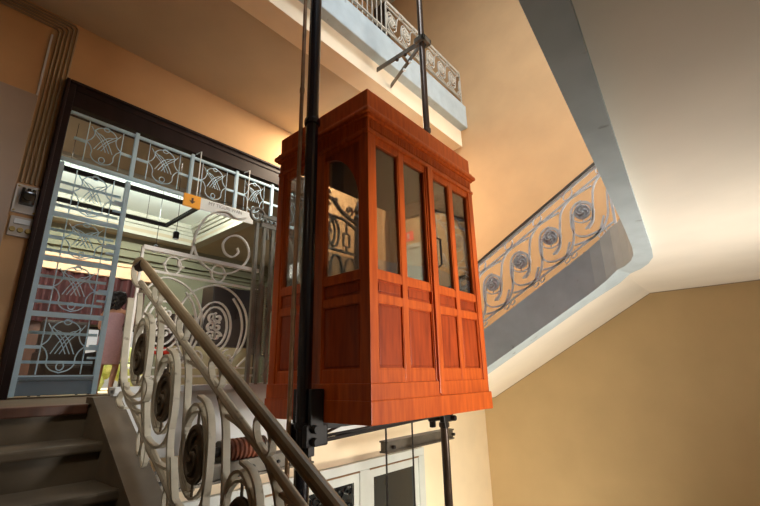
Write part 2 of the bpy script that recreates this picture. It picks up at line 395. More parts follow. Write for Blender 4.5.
for x in (AX0, AX1 - .075):
    for y in (AY0, AY1 - .075):
        obj('corner_post', B((x, y, -.04), (x + .075, y + .075, 1.63), .006), 'wood', car)
# each side is drawn in (u along the wall, z) and laid on its plane
def face(axis, c, sgn, stiles, bays, open_top=False):
    # c = outer plane, sgn = outward sign, bays = [(u0,u1)]
    def bx_(bm, u0, u1, z0, z1, d0, d1, bev=0):
        a, b = sorted((c - sgn * d0, c - sgn * d1))
        if axis == 'x': box(bm, (u0, a, z0), (u1, b, z1), bev)
        else: box(bm, (a, u0, z0), (b, u1, z1), bev)
    ua, ub = stiles[0][0], stiles[-1][1]
    for u0, u1 in stiles: bm = new(); bx_(bm, u0, u1, -.04, .655 if open_top else 1.63, .004 if u1 - u0 > .06 else .010, .05, .003); obj('stile', bm, 'wood', car)
    for z0, z1 in ((1.585, 1.632), (.598, .655), (.452, .505), (-.04, .045))[1 if open_top else 0:]:
        bm = new(); bx_(bm, ua, ub, z0, z1, .012, .048, .003); obj('rail', bm, 'wood', car)
    for u0, u1 in bays:
        for z0, z1, nm in ((.505, .598, 'small_panel'), (.045, .452, 'panel')):
            bm = new(); bx_(bm, u0, u1, z0, z1, .026, .042)
            m = .018; bx_(bm, u0 + m, u1 - m, z0 + m, z1 - m, .020, .03, .006)
            p = obj(nm, bm, 'wood2', car)
            if nm == 'panel' and sgn < 0:
                bm = new(); w = .007
                for a, b_, q, r in ((u0, u1, z0, z0 + w), (u0, u1, z1 - w, z1), (u0, u0 + w, z0, z1), (u1 - w, u1, z0, z1)): bx_(bm, a, b_, q, r, .014, .03)
                obj('beading', bm, 'wood', p)
        if open_top: continue
        bm = new(); bx_(bm, u0, u1, .655, 1.585, .030, .034); obj('window_pane', bm, 'glass', car)
        bm = new(); w = .010
        for a, b_, q, r in ((u0, u1, .655, .655 + w), (u0, u1, 1.585 - w, 1.585), (u0, u0 + w, .655, 1.585), (u1 - w, u1, .655, 1.585)): bx_(bm, a, b_, q, r, .016, .036)
        obj('window_bead', bm, 'wood', car)
front_st = [(1.935, 1.948), (2.205, 2.262), (2.548, 2.640), (2.905, 2.962), (3.225, 3.235)]
fb = [(1.948, 2.205), (2.262, 2.548), (2.640, 2.905), (2.962, 3.225)]
face('x', AY0, -1, front_st, fb); face('x', AY1, 1, front_st, fb, True)
side_st = [(1.765, 1.785), (2.135, 2.265), (2.615, 2.635)]
sbays = [(1.785, 2.135), (2.265, 2.615)]
face('y', AX0, -1, side_st, sbays); face('y', AX1, 1, side_st, sbays)
# quarter-arch board of the near window on the dark side
def arch_board(u0, u1, X):
    bm = new(); pts = [(X, u0, 1.60), (X, u0, 1.10)]
    n = 14
    for i in range(n + 1):
        a = PI - PI / 2 * i / n
        pts.append((X, u1 + (u1 - u0) * math.cos(a), 1.10 + .46 * math.sin(a)))
    pts.append((X, u1, 1.60)); poly(bm, pts, (.02, 0, 0)); return bm
obj('arch_board', arch_board(1.785, 2.135, AX0 + .012), 'wood2', car)
obj('arch_board', arch_board(1.785, 2.135, AX1 - .034), 'wood2', car)
# pilaster in the middle of the front with a turned-down foot, and the two-step skirting
obj('pilaster', B((2.560, AY0 - .014, -.125), (2.628, AY0 + .03, 1.625), .006), 'wood', car)
bm = new(); box(bm, (AX0 - .006, AY0 - .006, -.135), (2.575, AY1 + .006, -.036), .006); box(bm, (2.612, AY0 + .004, -.135), (AX1 + .006, AY1 + .006, -.036), .006)
obj('skirting', bm, 'wood', car)
obj('base_board', B((AX0 - .012, AY0 - .012, ZB), (AX1 + .015, AY1 + .012, -.133), .006), 'wood', car)
obj('floor_board', B((AX0 + .05, AY0 + .05, -.10), (AX1 - .05, AY1 - .05, -.02)), 'wooddark', car)
obj('inner_ceiling', B((AX0 + .03, AY0 + .03, 1.72), (AX1 - .03, AY1 - .03, 1.76)), 'wooddark', car)
# iron under-frame and guide shoes
bm = new()
box(bm, (AX0 - .0, 2.16, ZB - .05), (AX1 + .0, 2.24, ZB)); 
for y in (1.95, 2.45): tube(bm, [(AX0 + .02, 2.2, ZB - .10), (2.55, y, ZB - .035), (AX1 + .02, 2.2, ZB - .06)], .010, 6)
tube(bm, [(AX0 - .02, 2.12, ZB - .11), (AX1 + .06, 2.12, ZB - .055)], .012, 6)
obj('under_frame', bm, 'greasy', car)
def shoe(x, px_, py_, r, s):
    bm = new()          # back plate on the car, two jaws either side of the pole
    a, b = sorted((x, px_ - s * r * .9)); b0, b1 = sorted((x + s * .10, px_ + s * .01))
    for sg_ in (-1, 1):
        y0, y1 = sorted((py_ + sg_ * (r + .006), py_ + sg_ * (r + .05)))
        box(bm, (min(x, px_) - .05, y0, ZB - .13), (max(x, px_) + .03, y1, ZB - .005), .012)
        box(bm, (min(x, px_) - .02, y0, ZB - .02), (max(x, px_) - .01, y1 - .015, ZB + .20), .005)
        for dz in (-.03, -.10): lathe(bm, [(.022, -.03), (.026, 0), (.022, .03)], (px_, (y0 + y1) / 2 + sg_ * .03, ZB + dz), 'y', 8)
        box(bm, (min(x, px_) - .03, y0 + .005, ZB - .18), (min(x, px_) + .02, y1, ZB - .11), .008)
    return bm
obj('guide_shoe', shoe(AX0 - .01, 1.758, 2.165, .047, -1), 'greasy', car); obj('guide_shoe', shoe(AX1 + .02, 3.41, 2.215, .036, 1), 'greasy', car)
bm = new(); box(bm, (2.50, 2.14, ZB - .075), (2.62, 2.27, ZB), .008); lathe(bm, [(.03, -.06), (.03, .06)], (2.56, 2.2, ZB - .06), 'y', 10); obj('cable_clamp', bm, 'greasy', car)
# thin brass handle on the front pilaster, seen against the glass
bm = new(); tube(bm, [(2.655, AY0 - .0, .80), (2.655, AY0 - .03, .82), (2.655, AY0 - .03, 1.02), (2.655, AY0, 1.04)], .008, 6); obj('door_handle', bm, 'greasy', car, 'slim dark door handle')

# ---- guide poles
def pole(name, x, y, r, z0, z1, m, label, collars=(), cm=None):
    t = thing(name, (x, y, z0), label, 'pole')
    bm = new(); lathe(bm, [(r, z0), (r, z1)], (x, y, 0), 'z', 18); obj('shaft', bm, m, t, sm=True)
    for z in collars:
        bm = new(); lathe(bm, [(r * 1.25, z - .02), (r * 1.3, z - .01), (r * 1.3, z + .01), (r * 1.25, z + .02)], (x, y, 0), 'z', 18); obj('collar', bm, cm or m, t, sm=True)
    return t
pole('guide_pole', 1.758, 2.165, .047, -4.1, 8.2, 'black', 'glossy black steel guide pole along the dark left side of the lift', (1.86, -.28), 'black')
pole('service_pipe', 1.694, 2.222, .015, -4.1, 8.2, 'copper', 'thin brown pipe running beside the glossy black pole at the lift side', (2.14, .42))
pole('guide_pole', 3.41, 2.215, .036, -4.1, 8.2, 'polebrown', 'dark brown guide pole behind the far right side of the lift', (ZB - .16, 2.6))
# ---- cables below the car
for x, yy in ((2.535, 2.16), (2.99, 2.26)):
    bm = new(); tube(bm, [(x, yy, ZB - .06), (x, yy, -4.1)], .007, 6)
    tag(obj('hoist_cable', bm, 'cable'), 'thin steel cable under the lift, ' + ('the left of the two hanging cables' if x < 2.7 else 'the right of the two hanging cables'), 'cable', 'cables under the lift')
# ---- wall beams behind the poles
t = thing('guide_beam', (3.8, 2.75, -.66), 'grey steel beam crossing behind the right guide pole under the lift', 'beam')
bm = new(); a = V((3.05, 2.62, -.545)); b = V((4.15, 2.62, -.675))
sweep(bm, [(3.04, 2.62, -.60), (4.14, 2.62, -.60)], rect(.07, .075), (0, 0, 1)); obj('web', bm, 'greysteel', t)
bm = new(); box(bm, (3.04, 2.57, -.565), (4.14, 2.67, -.55)); box(bm, (3.04, 2.57, -.65), (4.14, 2.67, -.635)); obj('flange', bm, 'greysteel', t)
for x in (3.1, 4.1): bm = new(); lathe(bm, [(.016, -.0), (.016, .03)], (x, 2.54, -.60), 'y', 6); obj('bolt', bm, 'greasy', t)
t = thing('motor_beam', (1.6, 2.7, -.62), 'grey riveted steel beam behind the stair railing under the white panel', 'beam')
bm = new(); box(bm, (1.02, 2.66, -.60), (2.25, 2.72, -.505)); obj('web', bm, 'greysteel', t)
bm = new(); box(bm, (1.02, 2.63, -.515), (2.25, 2.75, -.50)); box(bm, (1.02, 2.63, -.61), (2.25, 2.75, -.595)); obj('flange', bm, 'greysteel', t)
for i in range(6): bm = new(); lathe(bm, [(.012, 0), (.010, -.012)], (1.15 + i * .2, 2.66, -.555), 'y', 8); obj('rivet', bm, 'greasy', t)
# rusty wound coil on the beam
t = thing('cable_drum', (1.68, 2.69, -.5), 'rusty red wound cable drum on the steel beam', 'drum')
bm = new()
for i in range(9): tube(bm, [V((1.54 + i * .032, 2.69 + .055 * math.cos(a), -.44 + .055 * math.sin(a))) for a in [2 * PI * k / 14 for k in range(14)]], .017, 6, True)
obj('winding', bm, 'rust', t, sm=True)
for x in (1.515, 1.825): bm = new(); lathe(bm, [(.065, -.01), (.065, .01)], (x, 2.69, -.44), 'x', 16); obj('end_plate', bm, 'greysteel', t)
bm = new(); lathe(bm, [(.03, 0), (.03, .45)], (1.46, 2.69, -.44), 'x', 10); obj('axle', bm, 'greasy', t)
# two-armed bracket that ties the right pole to the balcony
cpt = aty(423, 40, 2.18); e1 = aty(377, 70, 2.97); e2 = aty(391, 86, 3.11)
t = thing('pole_bracket', (3.42, 2.4, e2.z), 'grey steel two-armed bracket tying the right pole to the balcony', 'bracket')
for q in (e1, e2):
    bm = new(); strap(bm, [V((3.40, 2.17, cpt.z)), V(q)], .016, .06, (0, 0, 1)); obj('arm', bm, 'greysteel', t)
bm = new(); box(bm, (3.33, 2.13, cpt.z - .035), (3.365, 2.27, cpt.z + .035), .008); box(bm, (3.455, 2.13, cpt.z - .035), (3.49, 2.27, cpt.z + .035), .008); box(bm, (3.33, 2.13, cpt.z - .035), (3.49, 2.17, cpt.z + .035), .008); obj('clamp', bm, 'greysteel', t)
bm = new(); sweep(bm, [e1.lerp(V((3.4, 2.17, cpt.z)), .55), e2.lerp(V((3.4, 2.17, cpt.z)), .55)], rect(.03, .03), (0, 0, 1)); obj('cross_tie', bm, 'greysteel', t)
for f_ in (.45, .62):
    for q in (e1, e2):
        c = V(q).lerp(V((3.4, 2.17, cpt.z)), f_); bm = new(); lathe(bm, [(.02, -.05), (.024, -.04), (.024, -.03)], c, 'z', 6); obj('bolt', bm, 'signwhite' if q == e2 else 'greasy', t)

# ================================================================== iron railings
SA = [(.02, .30), (-.18, .32), (-.30, .24), (-.345, .02), (-.30, -.185), (-.14, -.33), (.11, -.43), (.45, -.47), (.64, -.32), (.70, -.08), (.76, .155), (.97, .26), (1.2, .14), (1.28, -.06), (1.20, -.22), (1.02, -.27)]
SB = [(.10, -.30), (.26, -.20), (.33, .14), (.42, .38), (.67, .49), (1.04, .47), (1.36, .42)]
SC = [(-.34, -.40), (.0, -.49), (.34, -.50), (.54, -.28)]
def medallion(parent, c, axis, r, ringm, discm, P=None, oval=1.2, both=True):
    # ring with a swirl rosette facing along axis
    def q(u, v, d=0.):
        return V(c) + (V((d, u, v)) if axis == 'x' else V((u, d, v)))
    side = (1, 0, 0) if axis == 'x' else (0, 1, 0)
    bm = new(); strap(bm, [q(p.x, p.y) for p in ell((0, 0), r * 1.42, r * 1.42 * oval, 24)], .010, .022, side, True)
    g = obj('medallion', bm, ringm, parent)
    bm = new(); n = 20
    for s in (-1, 1):
        rows = []
        for rr, dd in ((1.0, .004), (.96, .012), (.84, .014), (.78, .007)):
            rows.append([bm.verts.new(q(rr * r * math.cos(2 * PI * k / n), rr * r * oval * math.sin(2 * PI * k / n), s * dd)) for k in range(n)])
        for a, b in zip(rows, rows[1:]):
            for k in range(n): bm.faces.new((a[k], a[(k + 1) % n], b[(k + 1) % n], b[k]))
        bm.faces.new(rows[-1])
        for k in range(4):
            a0 = k * PI / 2; pts = []
            for i in range(9):
                t = i / 8; rad = r * (.1 + .62 * t); a = a0 + 1.9 * t
                pts.append(q(rad * math.cos(a), oval * rad * math.sin(a), s * .012))
            sweep(bm, pts, circ(r * .10, 6))
        bmesh.ops.create_icosphere(bm, subdivisions=2, radius=r * .2, matrix=Matrix.Translation(q(0, 0, s * .010)))
    for k in range(4):
        a = k * PI / 2; tube(bm, [q(r * .95 * math.cos(a), oval * r * .95 * math.sin(a)), q(r * 1.42 * math.cos(a), oval * r * 1.42 * math.sin(a))], .006, 5)
    obj('rosette', bm, discm, g, sm=True)
def scroll_railing(root, P, side, axis, n0, n1, pitch, H, dv, centre, r, m, medal, tk, wd, vtop, vsec, vbot, uend, rails, ringr, oval=1.2, foot=None, hm=None, handprof=None, tail=None):
    ua, ub = uend
    hp = [P(ua + (ub - ua) * i / 8, vtop) for i in range(9)]
    if tail: hp = tail(hp)
    bm = new(); sweep(bm, hp, handprof or rect(.018, .045), (0, 0, 1) if abs(V(side).z) < .5 else side); obj('handrail', bm, hm or m, root)
    for v in rails:
        bm = new(); sweep(bm, [P(ua, v), P(ub, v)], circ(.017, 8) if hm == 'handrail' else rect(.014, wd), side); obj('rail', bm, m, root)
    for i in range(n0, n1):
        bm = new()
        for k_, st in enumerate((SA, SB, SC)):
            pts = [P((i + u) * pitch, v * H + dv) for u, v in ((p.x, p.y) for p in cat(st, 5)) if ua <= (i + u) * pitch <= ub]
            if len(pts) > 2: strap(bm, pts, tk, wd, side)
        for c0 in ((SA[0][0], SA[0][1]), (1.16, -.16)):
            pass
        if len(bm.verts): obj('scroll', bm, m, root)
        else: bm.free()
        u = i * pitch
        if ua < u < ub: medallion(root, P(u, 0), axis, r, m, medal, oval=oval)
        u = (i + .68) * pitch
        if ua < u < ub:
            bm = new(); strap(bm, [P(u + p.x, (vtop + vsec) / 2 + p.y) for p in ell((0, 0), ringr, ringr, 18)], .009, wd * .9, side, True); obj('ring', bm, m, root)
        u = (i + .5) * pitch
        if foot and ua < u < ub:
            bm = new()
            for du in (-.035, .035): strap(bm, [P(u + du + p.x, vbot - foot / 2 + p.y) for p in ell((0, 0), .026, foot / 2 - .006, 14)], .007, wd * .7, side, True)
            obj('foot_ring', bm, m, root)

# ---- near stair railing (lower flight)
nr = thing('stair_railing', (.92, 2.0, -.6), 'cream painted scroll iron stair railing with worn wooden handrail in the foreground', 'railing')
y0n, z0n = 2.19, -.073
def Pn(u, v): return V((.92, y0n + u, z0n + .60 * u + v))
oval8 = [(.020 * math.cos(a), .028 * math.sin(a)) for a in [2 * PI * k / 12 for k in range(12)]]
def tail_n(hp):
    e = hp[-1]
    return hp + [e + V((0, .06, .030)), e + V((0, .105, .035)), e + V((0, .125, .012))]
scroll_railing(nr, Pn, (1, 0, 0), 'x', -6, 3, .365, .64, .03, None, .086, 'ironpaint', 'medal', .012, .030, .450, .335, -.285, (-2.0, .53), (.335, -.285), .052, 1.35, .13, 'handrail', oval8, tail_n)
tr_ = lambda pts: cat([atx(x, y, .92) for x, y in pts], 5)
bm = new(); strap(bm, tr_(((131, 298), (127, 330), (124, 362), (125, 388), (133, 402), (145, 401), (150, 388), (148, 378))), .014, .034, (1, 0, 0)); obj('newel', bm, 'ironpaint', nr)
bm = new(); strap(bm, tr_(((139, 258), (135, 266), (134, 277), (138, 286), (146, 288))), .012, .030, (1, 0, 0)); obj('end_scroll', bm, 'ironpaint', nr)
bm = new(); strap(bm, tr_(((123, 392), (119, 399), (121, 407), (127, 408))), .012, .030, (1, 0, 0)); obj('foot_curl', bm, 'ironpaint', nr)
bm = new(); tube(bm, [Pn(.53, .45), Pn(.60, .40)], .03, 8); obj('handrail_cap', bm, 'darkwood', nr)
# ---- upper stair railing (right flight)
ur = thing('stair_railing', (4.27, 1.6, .8), 'silver grey scroll iron railing on the right upper stair flight', 'railing')
def Pu(u, v): return V((4.27, 2.023 - u, .964 + .56 * u + v))
scroll_railing(ur, Pu, (1, 0, 0), 'x', -3, 4, .343, .53, -.045, None, .078, 'silver', 'silverD', .016, .024, .34, .225, -.315, (-1.02, 1.30), (.225, -.315), .048, 1.0, .06, 'silver')
bm = new(); sweep(bm, [Pu(-1.02, .36), Pu(1.30, .36)], rect(.05, .022), (0, 0, 1)); obj('rail_cap', bm, 'greysteel', ur)
for u in (-1.02, 1.30): bm = new(); sweep(bm, [Pu(u, -.40), Pu(u, .34)], rect(.022, .022), (1, 0, 0)); obj('post', bm, 'silver', ur)
# ---- balcony railing of the floor above
br = thing('balcony_railing', (4.5, 3.04, 4.64), 'cream grey iron scroll railing along the balcony above the lift', 'railing')
def Pb(u, v): return V((4.26 + u, 3.05, 5.075 + v))
scroll_railing(br, Pb, (0, 1, 0), 'y', -1, 6, .34, .46, -.03, None, .072, 'balciron', 'balciron', .014, .02, .285, .20, -.27, (-.48, 1.64), (.20, -.27), .036, 1.0, None)
for u in (-.48, .36, 1.64): bm = new(); sweep(bm, [Pb(u, -.44), Pb(u, .285)], rect(.018, .018), (0, 1, 0)); obj('post', bm, 'balciron', br)
for i in range(14): bm = new(); sweep(bm, [Pb(-.58 - i * .10, -.44), Pb(-.58 - i * .10, .285)], rect(.012, .012), (0, 1, 0)); obj('baluster', bm, 'balciron', br)
for v in (.285, -.27): bm = new(); sweep(bm, [Pb(-2.0, v), Pb(-.48, v)], rect(.02, .04), (0, 1, 0)); obj('rail', bm, 'balciron', br)

# ---- white wrought-iron landing railing (plane y = 3.13)
lr = thing('landing_railing', (1.5, YE, -.03), 'white wrought iron landing railing with concentric oval scrolls', 'railing')
def Pl(u, v, d=0): return V((u, YE + d, v))
def ls(pts, m='whiteiron', nm='scroll', w=.02, t=.011, closed=False, parent=lr, d=0):
    bm = new(); strap(bm, [Pl(p[0], p[1], d) for p in pts], t, w, (0, 1, 0), closed); return obj(nm, bm, m, parent)
ls([(1.04, .925), (1.985, .91)], nm='rail', w=.035, t=.03); ls([(1.02, .765), (2.0, .745)], nm='rail', w=.02, t=.016)
ls([(1.02, .03), (2.0, .03)], nm='rail', w=.02, t=.016); ls([(1.02, .09), (2.0, .09)], nm='rail', w=.02, t=.012)
for x in (1.26, 1.62): ls(ell((x, .825), .058, .068, 20), nm='ring', w=.018, t=.010, closed=True)
for x in (1.20, 1.32, 1.56, 1.68): bm = new(); bmesh.ops.create_icosphere(bm, subdivisions=2, radius=.014, matrix=Matrix.Translation((x, YE, .825))); obj('bead', bm, 'whiteiron', lr)
for cx in (1.24, 1.63):
    if cx > 1.5: ls(cat([(cx - .20, .12), (cx - .28, .28), (cx - .30, .45), (cx - .22, .63), (cx - .04, .725), (cx + .13, .69), (cx + .25, .56), (cx + .285, .40), (cx + .24, .24), (cx + .12, .12)], 5))
    else: ls(cat([(cx - .16, .60), (cx - .04, .725), (cx + .13, .69), (cx + .25, .56), (cx + .285, .40), (cx + .24, .24), (cx + .12, .12)], 5))
    ls(cat([(cx + .16, .12), (cx + .21, .24), (cx + .24, .40), (cx + .21, .54), (cx + .14, .64)], 5))
    ls(ell((cx, .40), .138, .195, 26), nm='oval', closed=True)
    o = ls(ell((cx, .40), .105, .155, 22), nm='oval', closed=True, t=.012)
    bm = new()
    for k in range(3):
        for s in (-1, 1):
            c = (cx + s * .022, .40 + (k - 1) * .072)
            strap(bm, [Pl(p.x, p.y) for p in spiral(c, .040, .008, k + (0 if s > 0 else PI), k + (0 if s > 0 else PI) + s * 4.6 * PI / 2, 16)], .014, .022, (0, 1, 0))
    obj('rosette', bm, 'whiteiron', o)
    ls(spiral((cx + .13, .17), .06, .012, PI * .5, PI * 2.6, 18)); ls(spiral((cx - .12, .16), .055, .012, PI * .6, -PI * 1.3, 18))
ls(cat([(1.85, .1), (1.96, .20)], 4))
# big open scroll standing on the rail
g = lambda x, y: (lambda p: (p.x, p.z))(aty(x, y, YE))
sc_ = [g(*p) for p in ((184, 268), (179, 266), (179, 261), (184, 259), (190, 256), (193, 247), (195, 237), (200, 226), (207, 217), (217, 212), (228, 213), (236, 219), (246, 218))]
ls(cat(sc_, 4), nm='crest_scroll', w=.022, t=.013)
sc_ = [g(*p) for p in ((193, 243), (197, 256), (205, 266), (216, 273), (231, 273), (243, 266), (249, 255), (246, 243), (238, 236), (229, 237), (223, 244), (225, 253), (232, 257), (238, 253), (237, 248))]
ls(cat(sc_, 4), nm='crest_scroll', w=.022, t=.013)
for x in (1.04,): ls([(x, -.03), (x, .925)], nm='post', w=.02, t=.016)

# ---- grey iron gate of the lift landing (plane y = 3.10, behind the car)
lg = thing('lift_gate', (2.6, 3.08, -.04), 'grey iron lift gate with mesh panels and scrolls beside the wooden car', 'gate')
def Pg(u, v): return V((u, 3.08, v))
def gs(pts, nm='scroll', w=.022, t=.012, closed=False, m='greyiron', parent=lg):
    bm = new(); strap(bm, [Pg(p[0], p[1]) for p in pts], t, w, (0, 1, 0), closed); return obj(nm, bm, m, parent)
gg = lambda x, y: (lambda p: (p.x, p.z))(aty(x, y, 3.08))
qx = [gg(250, 330)[0], gg(258, 330)[0], gg(267, 330)[0]]
for x, z1 in ((qx[0], 1.33), (qx[1], 1.30), (qx[2], 1.34), (3.20, 1.80)): gs([(x, -.04), (x, z1)], nm='post', w=.03, t=.028)
bm = new(); pts = [Pg(2.215, -.02 + .03 * i) for i in range(44)]
for i, p in enumerate(pts[:-1]): box(bm, p + V((-.013, -.013, .002)), p + V((.013, .013, .026)), .004)
obj('beaded_bar', bm, 'silver', lg)
# capital band and volutes over the posts
bm = new(); box(bm, (1.94, 3.05, 1.30), (2.26, 3.11, 1.335), .006); box(bm, (1.96, 3.06, 1.395), (2.24, 3.10, 1.42), .006); obj('capital_band', bm, 'greyiron', lg)
bm = new()
for i in range(6): strap(bm, [Pg(p.x, p.y) for p in ell((1.98 + i * .047, 1.365), .02, .022, 10)], .008, .02, (0, 1, 0), True)
obj('band_links', bm, 'greyiron', lg)
def volute(c, r, a0, turns, tailpts=()):
    gs([V(p) for p in tailpts] + spiral(c, r, r * .18, a0, a0 + turns * 2 * PI, 30), nm='volute', w=.026, t=.014)
    bm = new(); bmesh.ops.create_icosphere(bm, subdivisions=2, radius=r * .26, matrix=Matrix.Translation(Pg(*c))); obj('volute_eye', bm, 'greyiron', lg, sm=True)
volute((1.905, 1.40), .085, .0, 1.4, ((2.03, 1.20), (2.02, 1.30), (2.0, 1.37)))
volute((2.20, 1.52), .075, -PI * .5, 1.4, ((2.05, 1.43), (2.12, 1.43)))
volute((2.17, 1.16), .062, PI, -1.3, ((2.075, .75), (2.075, 1.0)))
volute((2.115, .585), .035, 0, 1.2); volute((2.14, .10), .055, PI, -1.3, ((2.06, .02), (2.07, .07)))
gs(ell((2.165, .0), .045, .04, 18), nm='ring', closed=True); gs([(2.045, .045), (2.2, .045)], nm='rail'); gs([(1.99, .185), (3.20, .185)], nm='rail'); gs([(2.045, .60), (2.2, .60)], nm='rail')
def mesh_panel(x0, x1, z0, z1, step, name='wire_mesh', diag=True):
    bm = new()
    if diag:
        n = int(((x1 - x0) + (z1 - z0)) / step)
        for i in range(1, n):
            s = i * step
            a = V((x0 + max(0, s - (z1 - z0)), z0 + min(s, z1 - z0))); b = V((x0 + min(s, x1 - x0), z0 + max(0, s - (x1 - x0))))
            for mir in (0, 1):
                p, q = (a, b) if not mir else (V((x0 + x1 - a.x, a.y)), V((x0 + x1 - b.x, b.y)))
                if (p - q).length > .01: sweep(bm, [Pg(p.x, p.y), Pg(q.x, q.y)], rect(.006, .005), (0, 1, 0))
    else:
        for i in range(1, int((x1 - x0) / step)): sweep(bm, [Pg(x0 + i * step, z0), Pg(x0 + i * step, z1)], rect(.008, .006), (0, 1, 0))
        for i in range(1, int((z1 - z0) / step / .7)): sweep(bm, [Pg(x0, z0 + i * step * .7), Pg(x1, z0 + i * step * .7)], rect(.008, .006), (0, 1, 0))
    return obj(name, bm, 'greyiron', lg)
mesh_panel(qx[0] + .01, qx[2] - .01, .19, .78, .024, diag=False)
mesh_panel(2.24, 3.19, .19, 1.24, .036)
for x in (2.42, 2.65, 2.87, 3.08): gs(cat([(x - .085, .2), (x - .085, 1.0), (x - .065, 1.17), (x, 1.24), (x + .065, 1.17), (x + .085, 1.0), (x + .085, .2)], 4), nm='arch_bar', w=.025, t=.018)
gs([(2.22, 1.29), (3.20, 1.29)], nm='rail', w=.03, t=.022); gs([(2.22, 1.66), (2.98, 1.66), (3.2, 1.58)], nm='rail', w=.03, t=.022)
# rosette screen above the mesh, its cresting and finial (seen through the car windows)
for cx in (2.44, 2.77):
    gs(ell((cx, 1.475), .075, .155, 24), nm='ring', closed=True, t=.018)
    gs(ell((cx + .06, 1.475), .075, .155, 24), nm='ring', closed=True, t=.018)
    gs([(cx - .10, 1.30), (cx + .03, 1.475), (cx - .10, 1.65)], nm='brace', t=.014)
for cx in (2.62, 3.02): gs([(cx - .045, 1.36), (cx + .045, 1.36), (cx + .045, 1.50), (cx - .045, 1.50)], nm='square', closed=True, t=.020); gs([(cx, 1.30), (cx, 1.36)], nm='stem', t=.018); gs([(cx, 1.5), (cx, 1.64)], nm='stem', t=.018)
gs(cat([(2.30, 1.74), (2.50, 1.86), (2.66, 1.89), (2.80, 1.85), (2.92, 1.76), (3.04, 1.70), (3.2, 1.66)], 5), nm='cresting', w=.035, t=.030)
gs(cat([(2.30, 1.68), (2.50, 1.79), (2.66, 1.82), (2.78, 1.78)], 5), nm='cresting', w=.03, t=.02)
volute((3.06, 1.79), .065, -PI * .6, 1.2, ((2.93, 1.76),))
for i in range(5): bm = new(); bmesh.ops.create_icosphere(bm, subdivisions=2, radius=.026, matrix=Matrix.Translation(Pg(2.44 + .105 * i, (1.90, 1.93, 1.94, 1.92, 1.86)[i]))); obj('bead', bm, 'greyiron', lg, sm=True)
bm = new(); lathe(bm, [(.03, 1.70), (.048, 1.72), (.048, 1.75), (.022, 1.78), (.05, 1.82), (.032, 1.87), (.008, 1.95)], (3.20, 3.08, 0), 'z', 12); obj('finial', bm, 'greyiron', lg, sm=True)
bm = new(); lathe(bm, [(.05, -.04), (.05, .9), (.04, .95), (.05, 1.0), (.04, 1.7)], (3.20, 3.08, 0), 'z', 10); obj('gate_post', bm, 'greyiron', lg, sm=True)

# ================================================================== light blue steel grille in the big opening
YP = 5.0
def Pq(u, v): return V((u, YP, v))
def ornament(root, u0, u1, v0, v1, m='bluesteel', r=.006, nm='ornament'):
    W = u1 - u0; H = v1 - v0
    def t(p): return Pq(u0 + p[0] * W, v0 + p[1] * H)
    bm = new()
    def ln(pts, n=5, rr=r): sweep(bm, [t((p.x, p.y)) for p in cat(pts, n)], circ(rr, 5))
    for s in (0, 1):
        f = (lambda x: x) if s == 0 else (lambda x: 1 - x)
        sweep(bm, [t((f(.20), 0)), t((f(.20), 1))], circ(r, 5))
        ln([(f(.20), .50), (f(.27), .42), (f(.31), .30), (f(.31), .18), (f(.38), .08), (f(.5), .03)])
        ln([(f(.20), .50), (f(.27), .58), (f(.31), .70), (f(.31), .82), (f(.38), .92), (f(.5), .97)])
        for k in (-.06, 0, .06):
            ln([(f(.30 + k), .84 - k), (f(.39 + k), .74), (f(.5 + k), .58 + abs(k) * .3), (f(.60 + k), .36)], 5, r * .8)
    sweep(bm, [t((p.x, p.y)) for p in ell((.5, .14), .05, .07, 14)], circ(r, 5), None, True)
    sweep(bm, [t((p.x, p.y)) for p in ell((.5, .94), .05, .05, 14)], circ(r, 5), None, True)
    o = obj(nm, bm, m, root, sm=True)
    for s in (0, 1):
        bm = new()
        a, b = (0, .2) if s == 0 else (.8, 1)
        for q in (.47,): sweep(bm, [t((a, q)), t((b, q))], rect(.03, .02), (0, 1, 0))
        obj('side_bar', bm, m, o)
    return o
tg = thing('transom_grille', (2.4, YP, 2.2), 'light blue steel transom grille with looping ornament across the top of the opening', 'grille')
for v, h in ((2.245, .045), (2.80, .03)): bm = new(); box(bm, (.76, YP - .015, v - h / 2), (4.07, YP + .015, v + h / 2)); obj('rail', bm, 'bluesteel', tg)
px_ = [.80, 1.42, 2.09, 2.73, 3.32, 3.94]
for x in px_[1:]: bm = new(); box(bm, (x - .02, YP - .02, 2.24), (x + .02, YP + .02, 2.84)); obj('post', bm, 'bluesteel', tg)
for a, b in zip(px_, px_[1:]): ornament(tg, a + .03, b - .03, 2.29, 2.77)
gl = thing('grille_gate', (1.15, YP, ZL), 'light blue steel gate leaf with stacked looping ornament and solid slate blue foot plate', 'gate')
for x, zt in ((.775, 2.20), (1.405, 2.20)): bm = new(); box(bm, (x - .022, YP - .022, ZL + .02), (x + .022, YP + .022, zt)); obj('stile', bm, 'bluesteel', gl)
lv = [.05, .635, 1.175, 1.64, 2.19]
for v in lv[:-1]: bm = new(); box(bm, (.79, YP - .014, v - .024), (1.39, YP + .014, v + .024)); obj('rail', bm, 'bluesteel', gl)
for a, b in zip(lv, lv[1:]):
    ornament(gl, .80, 1.385, a + .03, b - .03)
    bm = new()
    for q in (.25, .72): box(bm, (.79, YP + .12, a + (b - a) * q - .014), (1.39, YP + .13, a + (b - a) * q + .014))
    obj('back_slats', bm, 'bluesteel', gl)
    for q in (.3, .5): bm = new(); box(bm, (1.30, YP - .01, a + (b - a) * q), (1.39, YP + .01, a + (b - a) * q + .022)); obj('lug', bm, 'bluesteel', gl)
bm = new(); box(bm, (.79, YP - .012, ZL + .025), (1.39, YP + .012, .06), .004); box(bm, (.79, YP - .018, .03), (1.39, YP + .018, .06)); obj('foot_plate', bm, 'bluedark', gl, 'slate blue foot plate')
